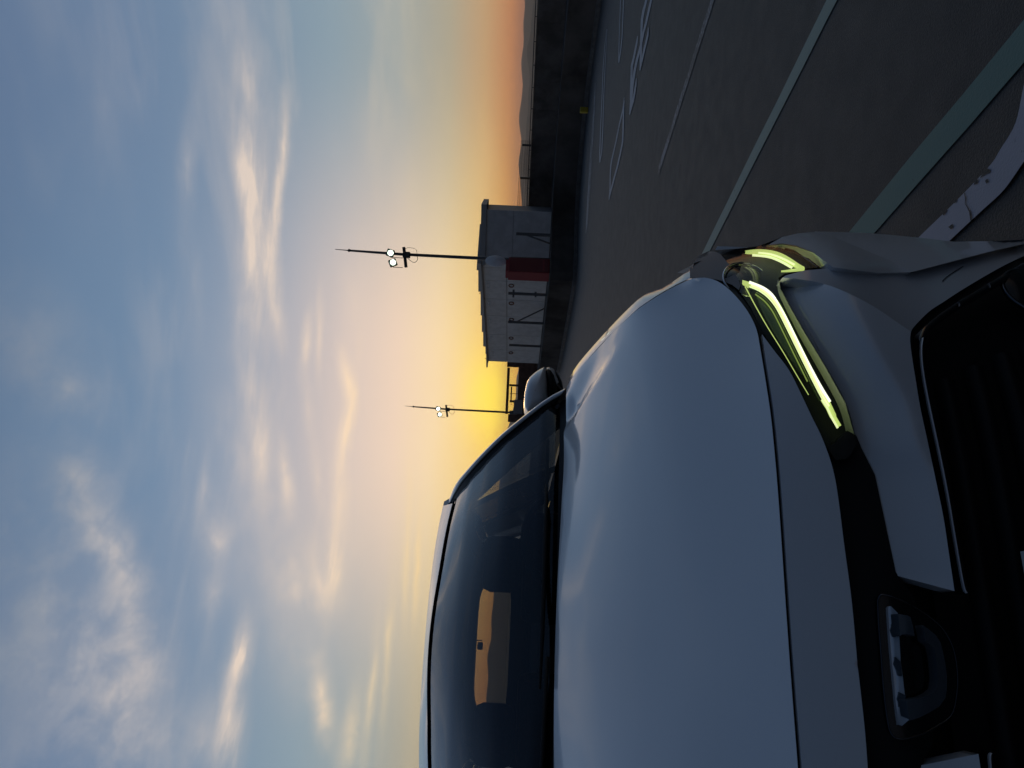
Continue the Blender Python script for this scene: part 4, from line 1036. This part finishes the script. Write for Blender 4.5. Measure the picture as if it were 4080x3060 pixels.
# gable end facing the camera
def front_pt(x, y, d=0.0):
    r_ = ray(x, y); o_ = Vector((0, 0, HC)); t = (C0-o_).dot(FN)/r_.dot(FN); return o_+r_*t-C0+FN*d
def frontbox(name, u0, u1, z0, z1, d0, d1, material):
    bm = bmesh.new(); vs_ = []
    for i in range(8): vs_.append(bm.verts.new(FD*(u1 if i & 1 else u0)+FN*(d1 if i & 2 else d0)+Vector((0, 0, z1 if i & 4 else z0))))
    for q in ((0, 2, 3, 1), (4, 5, 7, 6), (0, 1, 5, 4), (2, 6, 7, 3), (0, 4, 6, 2), (1, 3, 7, 5)): bm.faces.new([vs_[k_] for k_ in q])
    bmesh.ops.recalc_face_normals(bm, faces=bm.faces[:]); return finish(name, bm, material, shed, False)
uR = front_pt(*ca(800, 245)).dot(FD); uO = front_pt(*ca(280, 137)).dot(FD)
zt = front_pt(*ca(238, 300)).z; zf = front_pt(*ca(325, 300)).z; zm = front_pt(*ca(760, 700)).z
frontbox('gable_core', .06, uR-.02, 0, zf, -2.0, -.03, M['panel_trim'])
frontbox('wall_panel', 0, uR, zm+.008, zf, -.03, .03, M['panel']); frontbox('wall_panel', 0, uR, .02, zm-.008, -.03, .03, M['panel'])
frontbox('roof_fascia', -.1, uO, zf, zt, -2.0, .10, M['fascia'])
# ---- posts standing before the shed
def post(label, x0, y0, Y, h, brace=None, arm=False):
    b0 = zg(pos(x0, y0, Y), 0); r_ = empty('support_post', label, 'post', 'dark steel posts in front of the shed', b0)
    box('upright', (-.07, -.07, 0), (.07, .07, h), M['post'], r_)
    if brace: tube('brace', [(0, 0, h*.78), (brace, -.05, .02)], .045, M['post'], r_, 6)
    if arm:
        box('bracket', (-.20, -.05, h-.32), (.20, .05, h-.22), M['post'], r_); box('bracket', (-.14, -.05, .55), (.14, .05, .65), M['post'], r_)
a = cb(1300, 395); post('dark post with cross bracket before the shed beside the red machine', a[0], a[1], 38.6, 2.02, None, True)
a = cb(1240, 865); post('braced dark post leaning prop before the middle of the shed', a[0], a[1], 42.5, 2.05, .85)
a = cb(1205, 1245); post('plain dark post before the far end of the shed', a[0], a[1], 46.0, 1.98)
a = ca(1385, 655); post('braced dark post before the shed gable end', a[0], a[1], 36.4, 1.72, -.42)
# ---- red vending machine
vb = zg(pos(*ca(1400, 1235), 35.2), 0); vm = empty('vending_machine', 'dark red vending machine beside the lamp pole at the shed corner', 'vending machine', None, vb, math.radians(28))
box('cabinet', (-.42, -.34, .06), (.42, .34, 2.0), M['red'], vm, .02); box('front_panel', (-.40, -.365, .12), (.40, -.342, 1.94), M['red_dark'], vm, .006)
box('header', (-.36, -.30, 2.002), (.30, .28, 2.12), M['red'], vm, .02); box('plinth', (-.38, -.30, 0), (.38, .30, .058), M['steel'], vm)
box('vent_strip', (-.30, -.372, .30), (.30, -.366, .38), M['red'], vm); box('price_tag', (.421, .05, .40), (.424, .13, .52), M['pale'], vm)
# ---- floodlight poles
def lamp(label, base, near):
    r_ = empty('floodlight_pole', label, 'lamp post', 'floodlight poles', base)
    H = 7.1
    tube('pole', [(0, 0, 0), (0, 0, 1.9), (0, 0, 1.95), (.03, 0, H), (.10, 0, 9.6)], [.16, .15, .085, .07, .05], M['steel'], r_, 10)
    tube('antenna', [(.10, 0, 9.6), (.105, 0, 9.7), (.105, 0, 9.75), (.13, 0, 10.35)], [.05, .08, .025, .014], M['steel'], r_, 8)
    box('crossbar', (-.62, -.07, -.07), (.36, .07, .07), M['steel'], r_, .02, Matrix.Rotation(math.radians(-9), 3, 'Y'), (.02, -.02, H-.1))
    box('clamp', (-.13, -.12, H-.36), (.15, .12, H-.02), M['steel'], r_, .02)
    for cx, cz, rz in ((.04, H+.56, 14), (-.42, H+.42, -24)):
        rot = Matrix.Rotation(math.radians(rz), 3, 'Y') @ Matrix.Rotation(math.radians(14), 3, 'X')
        f = box('floodlight', (-.17, -.07, -.18), (.17, .10, .18), M['lamp_box'], r_, .02, rot, (cx, -.16, cz))
        bm = bmesh.new(); vv = [bm.verts.new(rot @ Vector((.125*math.cos(2*math.pi*k_/20), -.078, .125*math.sin(2*math.pi*k_/20)))+Vector((cx, -.16, cz))) for k_ in range(20)]
        bm.faces.new(vv); ex = bmesh.ops.extrude_face_region(bm, geom=bm.faces[:])['geom']
        for v in ex:
            if isinstance(v, bmesh.types.BMVert): v.co += rot @ Vector((0, -.012, 0))
        finish('lamp_face', bm, M['flood'], f, False)
        tube('yoke', [(cx-.20, -.1, H-.05), (cx-.20, -.12, cz-.1), (cx-.20, -.12, cz)], .015, M['steel'], f, 4)
    P = [(-.10, -.05, H-.20), (-.30, -.08, H-.45), (-.34, -.08, H-.62), (-.20, -.08, H-.74), (0, -.06, H-.70)]
    tube('cable', crom(P, 4), .014, M['rubber'], r_, 5); tube('cable', crom([(.30, 0, H-.08), (.36, -.02, H-.30), (.30, -.02, H-.62), (.06, -.03, H-.70)], 4), .010, M['rubber'], r_, 5)
    if near:
        c = Vector((-.12, -.16, 2.62)); n = 28
        bm = bmesh.new(); bm_grid(bm, [[c+Vector((.27*r2*math.cos(2*math.pi*k_/n), -.10*(1-r2*r2)-.02*math.cos(2*math.pi*k_/n), .50*r2*math.sin(2*math.pi*k_/n))) for k_ in range(n+1)] for r2 in (.02, .3, .55, .78, .93, 1.0)]+[[c+Vector((.27*.97*math.cos(2*math.pi*k_/n), .05, .50*.97*math.sin(2*math.pi*k_/n))) for k_ in range(n+1)], [c+Vector((0, .06, 0))]*(n+1)])
        finish('oval_dish', bm, M['pale'], r_)
    return r_
lamp('tall floodlight pole carrying a pale oval dish at the shed corner', zg(pos(2195, 1042, 35.5), 0), True)
lamp('farther floodlight pole standing beyond the car\'s door mirror', zg(pos(2024, 1643, 59.5), 0), False)
# ---- brown boundary screen left of the shed
K5 = 4.607
def cs(a, b_): return (1960+a/K5, 1400+b_/K5)
SB = 54.0
sc0 = pos(*cs(300, 100), SB); 
def sp_(a, b_): return pos(*cs(a, b_), SB)
bs = empty('boundary_screen', 'brown timber screen with open bays between the shed and the car', 'fence', None, (0, 0, 0))
def plank(name, a0, b0, a1, b1, th=.10, dy=0.0, z0=None):
    p, q = sp_(a0, b0), sp_(a1, b1); zl = q.z if z0 is None else z0
    return box(name, (min(p.x, q.x), SB+dy-th/2, min(zl, p.z)), (max(p.x, q.x), SB+dy+th/2, max(zl, p.z)), M['brown'], bs)
plank('screen_wall', 512, -40, 520, 1305, .12, 0, 0.0)
plank('screen_panel', 292, -30, 514, 296, .10); plank('screen_panel', 322, 600, 512, 648, .10, .004); plank('screen_panel', 326, 895, 512, 944, .10, .004)
plank('screen_panel', 298, 1152, 512, 1304, .10, .002); plank('screen_post', 330, 768, 512, 786, .10, .006)
plank('screen_rail', 350, 648, 362, 896, .06, -.09); plank('top_rail', 284, 296, 293, 1152, .08, -.004)
plank('screen_post', 325, 1085, 480, 1098, .08); plank('screen_post', 345, 962, 375, 972, .08, -.02)
o = box('hanging_board', (-.5, -.06, -.35), (.5, .06, .3), M['panel_trim'], bs, .02, None, sp_(475, 1015)+Vector((0, -.3, 0)))
# ---- hills
def ridge(name, Y, prof, depth, sd_, kind='structure'):
    rnd = random.Random(sd_); rows = []; az = [-80+i*.5 for i in range(321)]
    ph = [(rnd.uniform(.3, 3), rnd.uniform(0, 6.3), rnd.uniform(.02, .07)) for _ in range(8)]
    def hgt(a):
        e = lerp_pts(prof, 0, a)+sum(k_*math.sin(a*f_+p_) for f_, p_, k_ in ph)*.8
        return max(.02, e)
    for fr, rr in ((0, 1.0), (.35, 1.012), (.75, 1.03), (1, 1.05), (.55, 1.12), (0, 1.2)):
        rows.append([Vector((math.sin(math.radians(a))*Y*rr, math.cos(math.radians(a))*Y*rr, HC+math.tan(math.radians(hgt(a)))*Y*fr if fr else -.5)) for a in az])
    bm = bmesh.new(); bm_grid(bm, rows); return tag(finish(name, bm, M['hill'], None, True), None, None, None, kind)
ridge('hills', 2200, [(-80, .9), (-40, 1.3), (-27, 1.45), (-18, 1.4), (-7, 1.3), (-4, 1.05), (-2.3, .45), (0, .05), (3, .03), (13, .05), (16, .50), (18, .55), (20, .42), (22, .30), (24.5, .55), (26, .50), (29, .15), (40, .4), (80, .6)], 300, 3)
ridge('far_hills', 3400, [(-80, .8), (-27, 1.1), (-6, .9), (-2, .5), (0, .25), (5, .2), (12, .35), (15, .75), (20, .95), (27, .95), (40, 1.0), (80, .8)], 300, 9)

# ---- evening haze over the whole place
HAZE = True
if HAZE:
    hm = bpy.data.materials.new('haze'); hm.use_nodes = True; nt = hm.node_tree; nt.nodes.clear()
    pv = nt.nodes.new('ShaderNodeVolumePrincipled'); pv.inputs['Color'].default_value = (.96, .84, .74, 1); pv.inputs['Density'].default_value = 2.4e-4; pv.inputs['Anisotropy'].default_value = .5
    ho = nt.nodes.new('ShaderNodeOutputMaterial'); nt.links.new(pv.outputs[0], ho.inputs['Volume'])
    tag(box('haze', (-4300, -4300, -1), (4300, 4300, 85), hm), kind='stuff')
